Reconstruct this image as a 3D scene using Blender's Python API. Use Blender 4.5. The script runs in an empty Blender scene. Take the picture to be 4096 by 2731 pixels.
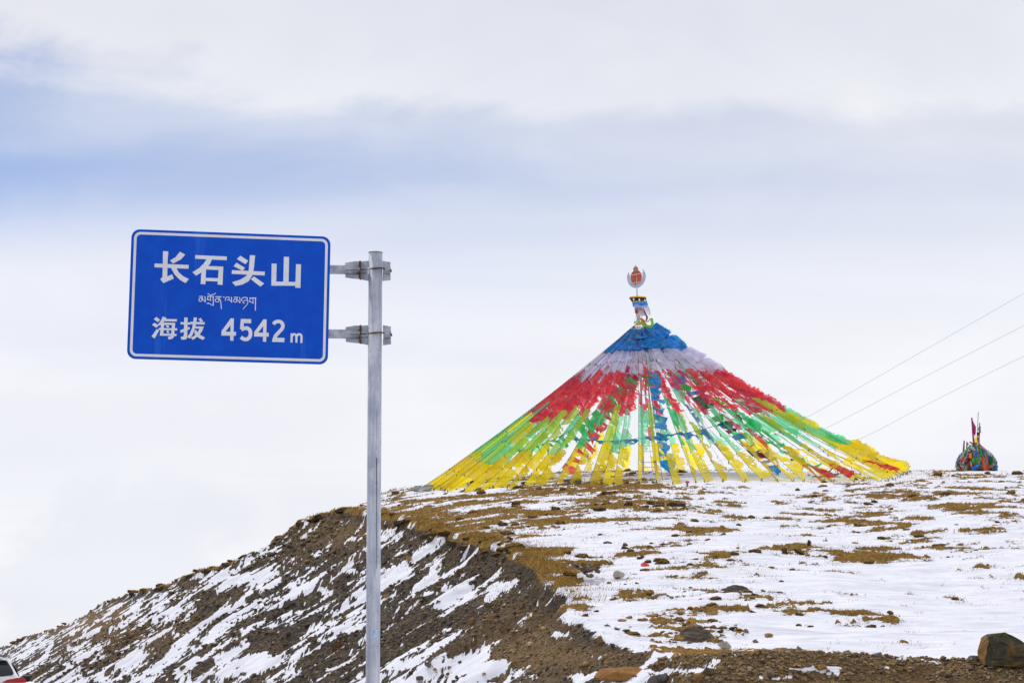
import bpy, bmesh, math, random
import numpy as np
from mathutils import Vector, Matrix

random.seed(7)
RNG = np.random.default_rng(11)
scene = bpy.context.scene
COL = scene.collection

# ------------------------------------------------------------------ camera
K = 4096 * 70 / 36.0            # focal length in photograph pixels
EYE = 1.6
PITCH = math.atan((2640 - 1365.5) / K)
cam_d = bpy.data.cameras.new('camera')
cam = bpy.data.objects.new('camera', cam_d)
COL.objects.link(cam)
cam_d.lens = 70
cam_d.sensor_width = 36
cam_d.clip_start = 0.1
cam_d.clip_end = 5000
cam.location = (0, 0, EYE)
cam.rotation_euler = (math.pi / 2 + PITCH, 0, 0)
scene.camera = cam

# ------------------------------------------------------------------ view
vs = scene.view_settings
vs.view_transform = 'Standard'
vs.look = 'None'
vs.exposure = 0.0
vs.gamma = 1.0
vs.use_curve_mapping = False
try:
    scene.cycles.transparent_max_bounces = 24
    scene.cycles.max_bounces = 8
except Exception:
    pass

# ------------------------------------------------------------------ sun + sky
SUN_DIR = Vector((-0.30, 0.62, 0.72)).normalized()      # towards the sun
SUN_EL = math.asin(SUN_DIR.z)
SUN_AZ = math.atan2(SUN_DIR.x, SUN_DIR.y)
sun_d = bpy.data.lights.new('sun', 'SUN')
sun_d.energy = 2.0
sun_d.angle = math.radians(5)
sun_d.color = (1.0, 0.96, 0.90)
sun = bpy.data.objects.new('sun', sun_d)
COL.objects.link(sun)
sun.rotation_euler = (-SUN_DIR).to_track_quat('-Z', 'Y').to_euler()

world = bpy.data.worlds.new('World')
scene.world = world
world.use_nodes = True


class NT:
    """tiny node-tree helper"""
    def __init__(self, tree):
        self.t = tree

    def n(self, typ, **kw):
        nd = self.t.nodes.new(typ)
        for k, v in kw.items():
            if k.startswith('i_'):
                key = k[2:]
                key = int(key) if key.isdigit() else key.replace('_', ' ')
                self.set(nd.inputs[key], v)
            else:
                setattr(nd, k, v)
        return nd

    def set(self, sock, v):
        if isinstance(v, bpy.types.NodeSocket):
            self.t.links.new(v, sock)
        else:
            if isinstance(v, (tuple, list)) and len(v) == 3 and sock.type == 'RGBA':
                v = (*v, 1)
            sock.default_value = v

    def m(self, op, a, b=0.0, c=0.0, clamp=False):
        nd = self.t.nodes.new('ShaderNodeMath')
        nd.operation = op
        nd.use_clamp = clamp
        self.set(nd.inputs[0], a)
        self.set(nd.inputs[1], b)
        self.set(nd.inputs[2], c)
        return nd.outputs[0]

    def mix(self, f, a, b, blend='MIX'):
        nd = self.t.nodes.new('ShaderNodeMix')
        nd.data_type = 'RGBA'
        nd.blend_type = blend
        self.set(nd.inputs[0], f)
        self.set(nd.inputs[6], a)
        self.set(nd.inputs[7], b)
        return nd.outputs[2]

    def ss(self, v, lo, hi, a=0.0, b=1.0):
        nd = self.t.nodes.new('ShaderNodeMapRange')
        nd.interpolation_type = 'SMOOTHSTEP'
        self.set(nd.inputs[0], v)
        for i, x in enumerate((lo, hi, a, b)):
            self.set(nd.inputs[i + 1], x)
        return nd.outputs[0]

    def noise(self, vec, scale, detail=4, rough=0.55, dist=0.0):
        nd = self.t.nodes.new('ShaderNodeTexNoise')
        if vec is not None:
            self.set(nd.inputs['Vector'], vec)
        nd.inputs['Scale'].default_value = scale
        nd.inputs['Detail'].default_value = detail
        nd.inputs['Roughness'].default_value = rough
        nd.inputs['Distortion'].default_value = dist
        return nd.outputs['Fac']

    def link(self, a, b):
        self.t.links.new(a, b)


w = NT(world.node_tree)
for nd in list(world.node_tree.nodes):
    world.node_tree.nodes.remove(nd)
sky = w.n('ShaderNodeTexSky', sky_type='NISHITA', sun_disc=False)
sky.sun_elevation = SUN_EL
sky.sun_rotation = SUN_AZ
sky.altitude = 4500
sky.dust_density = 0.6
tc = w.n('ShaderNodeTexCoord')
sep = w.n('ShaderNodeSeparateXYZ')
w.link(tc.outputs['Generated'], sep.inputs[0])
DX, DY, DZ = sep.outputs
hor = w.m('ADD', w.m('MAXIMUM', DZ, 0.0), 0.10)
comb = w.n('ShaderNodeCombineXYZ')
w.set(comb.inputs[0], w.m('DIVIDE', DX, hor))
w.set(comb.inputs[1], w.m('DIVIDE', DY, hor))
cl_big = w.noise(comb.outputs[0], 0.55, 5, 0.5, 0.6)
mp = w.n('ShaderNodeMapping')
w.link(comb.outputs[0], mp.inputs[0])
mp.inputs['Rotation'].default_value = (0, 0, math.radians(-14))
mp.inputs['Scale'].default_value = (0.40, 1.5, 1)
cl_streak = w.noise(mp.outputs[0], 1.15, 2.6, 0.5, 0.35)
mp2 = w.n('ShaderNodeMapping')
w.link(tc.outputs['Generated'], mp2.inputs[0])
mp2.inputs['Scale'].default_value = (1, 1, 2.2)
cl_soft = w.noise(mp2.outputs[0], 7.0, 5, 0.55, 0.5)
# thin place in the cloud deck: a long slanting opening, higher at the left
az = w.m('ARCTAN2', DX, DY)
el = w.m('ARCSINE', DZ)
elw = w.m('ADD', el, w.m('MULTIPLY', w.m('SUBTRACT', cl_streak, 0.5), 0.022))
elw = w.m('ADD', elw, w.m('MULTIPLY', w.m('SUBTRACT', cl_soft, 0.5), 0.075))
elw = w.m('ADD', elw, w.m('MULTIPLY', az, 0.035))
band = w.m('MULTIPLY', w.ss(elw, 0.150, 0.238), w.ss(elw, 0.270, 0.298, 1.0, 0.0))
band = w.m('MULTIPLY', band, w.ss(w.m('ADD', w.m('MULTIPLY', cl_streak, 0.7), w.m('MULTIPLY', cl_soft, 0.3)), 0.36, 0.60, 1.0, 0.52))
fade = w.ss(az, -0.30, 0.26, 0.92, 0.34)
opening = w.m('MULTIPLY', band, fade)
thin = w.m('MULTIPLY', w.ss(cl_big, 0.44, 0.72), 0.26)
thin = w.m('MULTIPLY', thin, w.ss(el, 0.03, 0.22))
holes = w.m('MAXIMUM', w.m('MULTIPLY', opening, 1.0), thin)
left_blue = w.m('MULTIPLY', w.ss(az, -0.29, -0.19, 0.16, 0.0), w.m('MULTIPLY', w.ss(elw, 0.15, 0.24), w.ss(elw, 0.265, 0.30, 1.0, 0.0)))
holes = w.m('ADD', holes, left_blue, clamp=True)
cover = w.m('SUBTRACT', 1.0, holes)
grey = w.ss(w.m('ADD', el, w.m('MULTIPLY', w.m('SUBTRACT', cl_streak, 0.5), 0.12)), 0.17, 0.33)
cloud_c = w.mix(grey, (9.55, 9.6, 10.1), (8.6, 8.7, 9.25))
puff = w.m('ADD', w.m('MULTIPLY', w.m('SUBTRACT', cl_soft, 0.5), 1.8), w.m('MULTIPLY', w.m('SUBTRACT', cl_streak, 0.5), 1.2))
cloud_c = w.mix(1.0, cloud_c, w.n('ShaderNodeCombineXYZ', i_0=puff, i_1=puff, i_2=w.m('MULTIPLY', puff, 0.7)).outputs[0], 'ADD')
heap = w.noise(tc.outputs['Generated'], 17.0, 5, 0.5, 0.3)
heap = w.m('MULTIPLY', w.ss(heap, 0.44, 0.58), w.m('MULTIPLY', w.ss(el, 0.06, 0.115, 1.0, 0.0), w.ss(az, -0.16, 0.02, 1.0, 0.0)))
cloud_c = w.mix(w.m('MULTIPLY', w.m('SUBTRACT', 1.0, heap), w.m('MULTIPLY', w.ss(el, 0.07, 0.15, 1.0, 0.0), w.ss(az, -0.16, 0.02, 0.55, 0.0))), cloud_c, (8.3, 8.5, 9.35))
blue_c = w.mix(1.0, sky.outputs[0], (1.45, 1.30, 1.28), 'MULTIPLY')
sky_c = w.mix(cover, blue_c, cloud_c)
bg = w.n('ShaderNodeBackground')
w.link(sky_c, bg.inputs[0])
bg.inputs[1].default_value = 0.096
out = w.n('ShaderNodeOutputWorld')
w.link(bg.outputs[0], out.inputs[0])


# ------------------------------------------------------------------ helpers
def at(px, py, Y):
    """world point on the sight line through photograph pixel (px, py) at distance Y"""
    v = (1365.5 - py) / K
    h = (px - 2048) / K
    dy = math.cos(PITCH) - v * math.sin(PITCH)
    dz = math.sin(PITCH) + v * math.cos(PITCH)
    t = Y / dy
    return Vector((h * t, Y, EYE + dz * t))


def project(x, y, z):
    z = z - EYE
    d = y * math.cos(PITCH) + z * math.sin(PITCH)
    v = (-y * math.sin(PITCH) + z * math.cos(PITCH)) / d
    return 2048 + K * x / d, 1365.5 - K * v


def tag(o, label=None, cat=None, group=None, kind=None):
    if label:
        o['label'] = label
    if cat:
        o['category'] = cat
    if group:
        o['group'] = group
    if kind:
        o['kind'] = kind
    return o


def empty(name, loc, label, cat, group=None):
    o = bpy.data.objects.new(name, None)
    COL.objects.link(o)
    o.location = loc
    o.empty_display_size = 0.2
    return tag(o, label, cat, group)


def mesh_obj(name, verts, faces, mat, parent=None, org=(0, 0, 0), smooth=False, fmats=None):
    """one mesh object from WORLD coordinates; org = the world place of its parent thing"""
    me = bpy.data.meshes.new(name)
    ox, oy, oz = org
    me.from_pydata([(v[0] - ox, v[1] - oy, v[2] - oz) for v in verts], [], faces)
    mats = mat if isinstance(mat, (list, tuple)) else [mat]
    for mm in mats:
        me.materials.append(mm)
    if fmats is not None:
        me.polygons.foreach_set('material_index', fmats)
    if smooth:
        me.polygons.foreach_set('use_smooth', [True] * len(me.polygons))
    me.update()
    o = bpy.data.objects.new(name, me)
    COL.objects.link(o)
    if parent is not None:
        o.parent = parent
    return o


class MB:
    def __init__(self):
        self.v, self.f, self.mi = [], [], []

    def add(self, verts, faces, mi=0):
        b = len(self.v)
        self.v += [tuple(p) for p in verts]
        self.f += [tuple(i + b for i in f) for f in faces]
        self.mi += [mi] * len(faces)

    def box(self, c, s, rot=None, mi=0):
        c = Vector(c)
        vs_ = []
        for dx in (-.5, .5):
            for dy in (-.5, .5):
                for dz in (-.5, .5):
                    p = Vector((dx * s[0], dy * s[1], dz * s[2]))
                    if rot is not None:
                        p = rot @ p
                    vs_.append(c + p)
        self.add(vs_, [(0, 1, 3, 2), (4, 6, 7, 5), (0, 4, 5, 1), (2, 3, 7, 6), (0, 2, 6, 4), (1, 5, 7, 3)], mi)

    def tube(self, pts, r, n=8, cap=True, mi=0):
        pts = [Vector(p) for p in pts]
        rs = r if isinstance(r, (list, tuple)) else [r] * len(pts)
        rings = []
        for i, p in enumerate(pts):
            d = (pts[min(i + 1, len(pts) - 1)] - pts[max(i - 1, 0)]).normalized()
            a = Vector((0, 0, 1)) if abs(d.z) < 0.9 else Vector((1, 0, 0))
            e1 = d.cross(a).normalized()
            e2 = d.cross(e1)
            rings.append([p + (e1 * math.cos(t) + e2 * math.sin(t)) * rs[i] for t in [2 * math.pi * k / n for k in range(n)]])
        vs_ = [q for rr in rings for q in rr]
        fs = []
        for i in range(len(pts) - 1):
            for k in range(n):
                k2 = (k + 1) % n
                fs.append((i * n + k, i * n + k2, (i + 1) * n + k2, (i + 1) * n + k))
        if cap:
            fs.append(tuple(range(n - 1, -1, -1)))
            fs.append(tuple((len(pts) - 1) * n + k for k in range(n)))
        self.add(vs_, fs, mi)

    def prism(self, poly3, dvec, mi=0):
        """extrude a 3D polygon along dvec, caps by fan through earcut-like tessellation"""
        from mathutils.geometry import tessellate_polygon
        poly3 = [Vector(p) for p in poly3]
        n = len(poly3)
        d = Vector(dvec)
        tris = tessellate_polygon([poly3])
        vs_ = poly3 + [p + d for p in poly3]
        fs = [tuple(t) for t in tris] + [tuple(i + n for i in reversed(t)) for t in tris]
        fs += [(i, (i + 1) % n, (i + 1) % n + n, i + n) for i in range(n)]
        self.add(vs_, fs, mi)

    def build(self, name, mat, parent=None, org=(0, 0, 0), smooth=False):
        multi = isinstance(mat, (list, tuple))
        o = mesh_obj(name, self.v, self.f, mat, parent, org, smooth, self.mi if multi else None)
        return o


# ------------------------------------------------------------------ materials
def new_mat(name):
    m_ = bpy.data.materials.new(name)
    m_.use_nodes = True
    t = NT(m_.node_tree)
    b = m_.node_tree.nodes['Principled BSDF']
    return m_, t, b


def mat_plain(name, col, rough=0.7, metal=0.0, var=0.25, scale=12.0, bump=0.0, col2=None, spec=0.3):
    m_, t, b = new_mat(name)
    tcn = t.n('ShaderNodeTexCoord')
    nz = t.noise(tcn.outputs['Object'], scale, 6, 0.6)
    c2 = col2 or tuple(c * (1 - var) for c in col)
    c1 = tuple(min(1, c * (1 + var * .5)) for c in col)
    t.link(t.mix(t.ss(nz, 0.3, 0.7), c2, c1), b.inputs['Base Color'])
    b.inputs['Roughness'].default_value = rough
    b.inputs['Metallic'].default_value = metal
    b.inputs['Specular IOR Level'].default_value = spec
    if bump:
        bp = t.n('ShaderNodeBump', i_Strength=bump, i_Height=nz, i_Distance=0.05)
        t.link(bp.outputs[0], b.inputs['Normal'])
    return m_


def mat_cloth(name, col, sheer=0.3, var=0.2):
    m_, t, b = new_mat(name)
    m_.node_tree.nodes.remove(b)
    outn = m_.node_tree.nodes['Material Output']
    oi = t.n('ShaderNodeObjectInfo')
    tcn = t.n('ShaderNodeTexCoord')
    nz = t.noise(tcn.outputs['Object'], 2.3, 5, 0.6)
    hs = t.n('ShaderNodeHueSaturation', i_Color=(*col, 1))
    t.set(hs.inputs['Hue'], t.ss(oi.outputs['Random'], 0, 1, 0.492, 0.508))
    t.set(hs.inputs['Value'], t.ss(oi.outputs['Random'], 0, 1, 1 - var, 1 + var * .4))
    wash = t.ss(nz, 0.35, 0.72, 0.0, 0.22)
    c = t.mix(wash, hs.outputs[0], (0.85, 0.85, 0.85))
    dif = t.n('ShaderNodeBsdfDiffuse', i_Color=c)
    trl = t.n('ShaderNodeBsdfTranslucent', i_Color=c)
    gam = t.n('ShaderNodeGamma', i_Color=c, i_Gamma=0.62)
    trp = t.n('ShaderNodeBsdfTransparent', i_Color=gam.outputs[0])
    m1 = t.n('ShaderNodeMixShader', i_0=0.5)
    t.link(dif.outputs[0], m1.inputs[1])
    t.link(trl.outputs[0], m1.inputs[2])
    m2 = t.n('ShaderNodeMixShader')
    t.set(m2.inputs[0], t.m('MULTIPLY', t.ss(nz, 0.25, 0.75, 0.7, 1.25), sheer))
    t.link(m1.outputs[0], m2.inputs[1])
    t.link(trp.outputs[0], m2.inputs[2])
    t.link(m2.outputs[0], outn.inputs['Surface'])
    return m_


M = {}
M['blue'] = mat_cloth('blue_cloth', (0.0, 0.33, 0.80), 0.15)
M['white'] = mat_cloth('white_cloth', (0.82, 0.80, 0.93), 0.55, 0.1)
M['red'] = mat_cloth('red_cloth', (0.84, 0.06, 0.10), 0.44)
M['lime'] = mat_cloth('lime_cloth', (0.52, 0.74, 0.05), 0.36)
M['mint'] = mat_cloth('mint_cloth', (0.25, 0.82, 0.44), 0.46)
M['emerald'] = mat_cloth('emerald_cloth', (0.03, 0.70, 0.20), 0.28)
M['yellow'] = mat_cloth('yellow_cloth', (0.98, 0.78, 0.004), 0.30)
M['red_thick'] = mat_cloth('thick_red_cloth', (0.78, 0.06, 0.04), 0.10)
M['green_thick'] = mat_cloth('thick_green_cloth', (0.04, 0.62, 0.10), 0.12)
M['darkgreen'] = mat_cloth('dark_green_cloth', (0.01, 0.22, 0.08), 0.05)
M['blue_thick'] = mat_cloth('thick_blue_cloth', (0.0, 0.30, 0.75), 0.10)
M['sky_cloth'] = mat_cloth('pale_blue_cloth', (0.16, 0.32, 0.80), 0.2)
M['orange'] = mat_cloth('orange_cloth', (0.85, 0.33, 0.02), 0.1)
M['maroon'] = mat_cloth('maroon_cloth', (0.30, 0.02, 0.05), 0.05)
M['grey_cloth'] = mat_cloth('grey_cloth', (0.42, 0.40, 0.52), 0.15)
M['neon'] = mat_cloth('neon_green_cloth', (0.22, 0.80, 0.01), 0.05)
M['cream'] = mat_cloth('cream_cloth', (0.72, 0.68, 0.62), 0.05)
M['teal'] = mat_cloth('teal_cloth', (0.02, 0.42, 0.55), 0.05)
M['pinkish'] = mat_cloth('faded_pink_cloth', (0.70, 0.40, 0.42), 0.1)
M['magenta'] = mat_cloth('magenta_cloth', (0.48, 0.02, 0.22), 0.05)
M['purple'] = mat_cloth('purple_cloth', (0.33, 0.02, 0.40), 0.05)
M['rope'] = mat_plain('brown_rope', (0.13, 0.08, 0.07), 0.9)
M['pole_white'] = mat_plain('weathered_white_paint', (0.62, 0.60, 0.62), 0.6, 0, 0.35, 6)
M['wood'] = mat_plain('weathered_wood', (0.16, 0.10, 0.06), 0.85)
M['slab'] = mat_plain('dark_grey_slab', (0.10, 0.115, 0.13), 0.6, 0, 0.3, 5)
M['slab_edge'] = mat_plain('green_painted_edge', (0.03, 0.30, 0.20), 0.6)
M['beam'] = mat_plain('grey_green_beam', (0.13, 0.15, 0.14), 0.75, 0, 0.3, 6)
M['pink'] = mat_plain('pink_plastic', (0.65, 0.02, 0.30), 0.5)
M['stalk'] = mat_plain('green_plastic', (0.10, 0.35, 0.05), 0.5)
M['crescent'] = mat_plain('pale_painted_sheet', (0.52, 0.56, 0.68), 0.5, 0, 0.12, 3)
M['disc'] = mat_plain('orange_painted_sheet', (0.52, 0.10, 0.045), 0.6, 0, 0.12, 5)
M['flame'] = mat_plain('bronze_sheet', (0.40, 0.28, 0.17), 0.5, 0.2, 0.3, 3)
M['gold'] = mat_plain('yellow_trim', (0.80, 0.45, 0.02), 0.7)
M['brocade'] = mat_plain('dark_maroon_brocade', (0.06, 0.012, 0.03), 0.8)
M['patch'] = mat_plain('blue_white_sticker', (0.45, 0.60, 0.85), 0.5, 0, 0.3, 20)
M['scratch'] = mat_plain('dark_scratch', (0.07, 0.06, 0.07), 0.8)
M['cable'] = mat_plain('grey_cable', (0.50, 0.47, 0.58), 0.5)


# steel of the sign post: pale galvanised paint with rust specks and run marks
def mat_post():
    m_, t, b = new_mat('galvanised_post')
    tcn = t.n('ShaderNodeTexCoord')
    mp_ = t.n('ShaderNodeMapping')
    t.link(tcn.outputs['Object'], mp_.inputs[0])
    mp_.inputs['Scale'].default_value = (1, 1, 0.09)
    streak = t.noise(mp_.outputs[0], 26, 5, 0.6)
    blot = t.noise(tcn.outputs['Object'], 5, 5, 0.6)
    speck = t.noise(tcn.outputs['Object'], 38, 3, 0.6)
    c = t.mix(t.ss(streak, 0.3, 0.7), (0.36, 0.40, 0.50), (0.64, 0.66, 0.74))
    c = t.mix(t.ss(blot, 0.42, 0.66, 0, 0.7), c, (0.30, 0.34, 0.45))
    c = t.mix(t.ss(speck, 0.64, 0.70, 0, 0.8), c, (0.20, 0.13, 0.08))
    c = t.mix(t.m('MULTIPLY', t.ss(streak, 0.66, 0.76), t.ss(blot, 0.5, 0.62)), c, (0.24, 0.17, 0.12))
    t.link(c, b.inputs['Base Color'])
    b.inputs['Roughness'].default_value = 0.38
    b.inputs['Metallic'].default_value = 0.12
    return m_


M['post'] = mat_post()


def mat_clamp():
    m_, t, b = new_mat('galvanised_clamp')
    tcn = t.n('ShaderNodeTexCoord')
    a = t.noise(tcn.outputs['Object'], 14, 5, 0.6)
    s = t.noise(tcn.outputs['Object'], 40, 4, 0.6)
    c = t.mix(t.ss(a, 0.3, 0.7), (0.26, 0.28, 0.34), (0.48, 0.51, 0.58))
    c = t.mix(t.ss(s, 0.66, 0.74, 0, 0.8), c, (0.20, 0.12, 0.06))
    t.link(c, b.inputs['Base Color'])
    b.inputs['Roughness'].default_value = 0.5
    b.inputs['Metallic'].default_value = 0.5
    return m_


M['clamp'] = mat_clamp()
M['rust'] = mat_plain('rusty_bolt_steel', (0.13, 0.085, 0.05), 0.8, 0.2, 0.5, 30)


def mat_signface():
    m_, t, b = new_mat('blue_reflective_sheet')
    tcn = t.n('ShaderNodeTexCoord')
    mp_ = t.n('ShaderNodeMapping')
    t.link(tcn.outputs['Object'], mp_.inputs[0])
    mp_.inputs['Scale'].default_value = (1, 1, 0.12)
    run = t.noise(mp_.outputs[0], 9, 5, 0.6)
    scuff = t.noise(tcn.outputs['Object'], 6, 6, 0.65)
    c = t.mix(t.ss(scuff, 0.35, 0.75), (0.0003, 0.072, 0.56), (0.001, 0.092, 0.63))
    c = t.mix(t.ss(run, 0.56, 0.72, 0, 0.40), c, (0.03, 0.18, 0.78))
    t.link(c, b.inputs['Base Color'])
    b.inputs['Roughness'].default_value = 0.45
    b.inputs['Specular IOR Level'].default_value = 0.15
    return m_


M['signblue'] = mat_signface()
M['signwhite'] = mat_plain('white_reflective_sheet', (0.78, 0.79, 0.86), 0.5, 0, 0.06, 7, spec=0.15)


def mat_rock(name, c1, c2, c3, scale=3.0, bump=0.5, lo=0.36):
    m_, t, b = new_mat(name)
    tcn = t.n('ShaderNodeTexCoord')
    oi = t.n('ShaderNodeObjectInfo')
    a = t.noise(tcn.outputs['Object'], scale, 6, 0.6, 0.8)
    f = t.noise(tcn.outputs['Object'], scale * 9, 5, 0.65)
    c = t.mix(t.ss(a, lo, lo + .26), c1, c2)
    c = t.mix(t.ss(f, 0.48, 0.72, 0, 0.7), c, c3)
    hv = t.n('ShaderNodeHueSaturation', i_Color=c)
    t.set(hv.inputs['Value'], t.ss(oi.outputs['Random'], 0, 1, 0.65, 1.35))
    t.link(hv.outputs[0], b.inputs['Base Color'])
    b.inputs['Roughness'].default_value = 0.9
    b.inputs['Specular IOR Level'].default_value = 0.2
    bp = t.n('ShaderNodeBump', i_Strength=bump, i_Height=t.m('ADD', a, t.m('MULTIPLY', f, .5)), i_Distance=0.06)
    t.link(bp.outputs[0], b.inputs['Normal'])
    return m_


M['stone'] = mat_rock('brown_stone', (0.10, 0.075, 0.055), (0.21, 0.15, 0.09), (0.30, 0.24, 0.17))
M['stone_grey'] = mat_rock('grey_stone', (0.07, 0.068, 0.066), (0.16, 0.14, 0.12), (0.26, 0.24, 0.21))
M['stone_ochre'] = mat_rock('ochre_stone', (0.24, 0.12, 0.035), (0.34, 0.20, 0.075), (0.40, 0.28, 0.14))
M['stone_pale'] = mat_rock('pale_stone', (0.42, 0.38, 0.32), (0.55, 0.51, 0.45), (0.30, 0.26, 0.2))
M['boulder'] = mat_rock('olive_brown_boulder', (0.055, 0.055, 0.038), (0.19, 0.105, 0.028), (0.115, 0.095, 0.055), 2.2, .6, 0.47)
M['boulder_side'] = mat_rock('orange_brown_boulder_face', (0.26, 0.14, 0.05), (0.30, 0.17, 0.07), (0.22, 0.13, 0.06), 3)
M['slab_orange'] = mat_rock('orange_brown_slab', (0.20, 0.085, 0.024), (0.29, 0.14, 0.042), (0.10, 0.06, 0.03), 3.2, .9)


def mat_gravel():
    """loose stones: tone differs from stone to stone with its place"""
    m_, t, b = new_mat('loose_gravel')
    at_ = t.n('ShaderNodeAttribute', attribute_name='tone')
    g = t.n('ShaderNodeValToRGB')
    cr = g.color_ramp
    cr.elements[0].color = (0.050, 0.043, 0.037, 1)
    cr.elements[1].color = (0.36, 0.30, 0.22, 1)
    for p, c in ((0.3, (0.095, 0.074, 0.055, 1)), (0.6, (0.18, 0.125, 0.070, 1)), (0.82, (0.33, 0.215, 0.095, 1))):
        e = cr.elements.new(p)
        e.color = c
    t.link(at_.outputs['Fac'], g.inputs[0])
    t.link(g.outputs[0], b.inputs['Base Color'])
    b.inputs['Roughness'].default_value = 0.9
    b.inputs['Specular IOR Level'].default_value = 0.2
    return m_


M['gravel'] = mat_gravel()


def mat_turf_clod():
    m_, t, b = new_mat('turf_clod')
    geo = t.n('ShaderNodeNewGeometry')
    sp = t.n('ShaderNodeSeparateXYZ')
    tcn = t.n('ShaderNodeTexCoord')
    t.link(geo.outputs['Normal'], sp.inputs[0])
    a = t.noise(geo.outputs['Position'], 9, 6, 0.65)
    f = t.noise(geo.outputs['Position'], 40, 3, 0.6)
    top = t.mix(t.ss(a, 0.3, 0.7), (0.17, 0.095, 0.02), (0.32, 0.18, 0.032))
    soil = t.mix(t.ss(f, 0.3, 0.7), (0.030, 0.024, 0.018), (0.10, 0.072, 0.05))
    k = t.ss(t.m('ADD', sp.outputs[2], t.m('MULTIPLY', t.m('SUBTRACT', a, 0.5), 0.9)), 0.25, 0.6)
    t.link(t.mix(k, soil, top), b.inputs['Base Color'])
    b.inputs['Roughness'].default_value = 0.95
    b.inputs['Specular IOR Level'].default_value = 0.1
    bp = t.n('ShaderNodeBump', i_Strength=0.8, i_Height=f, i_Distance=0.05)
    t.link(bp.outputs[0], b.inputs['Normal'])
    return m_


M['clod'] = mat_turf_clod()


def mat_grass():
    m_, t, b = new_mat('dry_grass')
    geo = t.n('ShaderNodeNewGeometry')
    a = t.noise(geo.outputs['Position'], 1.7, 4, 0.6)
    t.link(t.mix(t.ss(a, 0.3, 0.7), (0.20, 0.115, 0.025), (0.38, 0.23, 0.055)), b.inputs['Base Color'])
    b.inputs['Roughness'].default_value = 0.8
    b.inputs['Specular IOR Level'].default_value = 0.1
    return m_


M['grass'] = mat_grass()


def mat_hill():
    m_, t, b = new_mat('snow_turf_and_scree')
    at_ = t.n('ShaderNodeAttribute', attribute_name='cover')
    sp = t.n('ShaderNodeSeparateColor')
    t.link(at_.outputs['Color'], sp.inputs[0])
    SN, TF, TN = sp.outputs
    geo = t.n('ShaderNodeNewGeometry')
    P = geo.outputs['Position']
    hi = t.noise(P, 11, 5, 0.65)
    mid = t.noise(P, 1.3, 5, 0.6)
    grit = t.noise(P, 34, 4, 0.7)
    vor = t.n('ShaderNodeTexVoronoi', i_Scale=7.5)
    t.link(P, vor.inputs['Vector'])
    vs_ = t.n('ShaderNodeSeparateColor')
    t.link(vor.outputs['Color'], vs_.inputs[0])
    cell = vs_.outputs[0]
    tn = t.m('ADD', TN, t.m('MULTIPLY', t.m('SUBTRACT', mid, 0.5), 0.7))
    soil = t.mix(t.ss(tn, 0.1, 0.95), (0.050, 0.041, 0.034), (0.24, 0.145, 0.062))
    soil = t.mix(t.ss(cell, 0.55, 1.0, 0, 0.65), soil, t.mix(TN, (0.18, 0.16, 0.14), (0.33, 0.235, 0.13)))
    soil = t.mix(t.ss(grit, 0.36, 0.56, 0.65, 0), soil, (0.024, 0.020, 0.018))  # crevice shade put into the soil colour where grit runs low
    turf = t.mix(t.ss(mid, 0.32, 0.66), (0.24, 0.130, 0.022), (0.42, 0.23, 0.036))
    turf = t.mix(t.ss(hi, 0.42, 0.60, 0.62, 0), turf, (0.085, 0.055, 0.022))
    turf = t.mix(t.ss(t.noise(P, 4.0, 4, 0.6), 0.52, 0.68, 0, 0.7), turf, (0.40, 0.245, 0.06))
    base = t.mix(t.ss(t.m('ADD', TF, t.m('MULTIPLY', t.m('SUBTRACT', hi, 0.5), 0.5)), 0.4, 0.6), soil, turf)
    snow = t.mix(t.ss(mid, 0.3, 0.7), (0.69, 0.70, 0.785), (0.78, 0.785, 0.85))
    k = t.ss(t.m('ADD', SN, t.m('MULTIPLY', t.m('SUBTRACT', hi, 0.5), 0.9)), 0.46, 0.56)
    t.link(t.mix(k, base, snow), b.inputs['Base Color'])
    b.inputs['Roughness'].default_value = 0.9
    b.inputs['Specular IOR Level'].default_value = 0.12
    hgt = t.m('MULTIPLY', t.m('ADD', t.m('ADD', grit, vor.outputs['Distance']), hi), t.ss(k, 0, 1, 1.0, 0.05))
    bp = t.n('ShaderNodeBump', i_Strength=0.75, i_Height=hgt, i_Distance=0.07)
    mpw = t.n('ShaderNodeMapping')
    t.link(P, mpw.inputs[0])
    mpw.inputs['Scale'].default_value = (0.35, 1.3, 1)
    mpw.inputs['Rotation'].default_value = (0, 0, 0.25)
    rip = t.n('ShaderNodeTexNoise', i_Scale=1.1, i_Detail=4.0, i_Roughness=0.5, i_Distortion=0.6)
    t.link(mpw.outputs[0], rip.inputs['Vector'])
    bp2 = t.n('ShaderNodeBump', i_Height=rip.outputs['Fac'], i_Distance=0.26)
    t.set(bp2.inputs['Strength'], t.m('MULTIPLY', k, 0.8))
    t.link(bp.outputs[0], bp2.inputs['Normal'])
    t.link(bp2.outputs[0], b.inputs['Normal'])
    return m_


M['hill'] = mat_hill()
M['ground'] = mat_rock('snowy_gravel_ground', (0.30, 0.28, 0.26), (0.78, 0.79, 0.84), (0.82, 0.83, 0.87), 0.35)
M['road'] = mat_plain('asphalt', (0.055, 0.055, 0.058), 0.85, 0, 0.3, 4)
M['line'] = mat_plain('white_road_paint', (0.7, 0.7, 0.7), 0.7)


# ------------------------------------------------------------------ terrain
def _hash(ix, iy, seed):
    h = (ix.astype(np.int64) * 374761393 + iy.astype(np.int64) * 668265263 + seed * 974711) & 0xFFFFFFFF
    h = ((h ^ (h >> 13)) * 1274126177) & 0xFFFFFFFF
    return (h ^ (h >> 16)) & 0xFFFF


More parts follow.
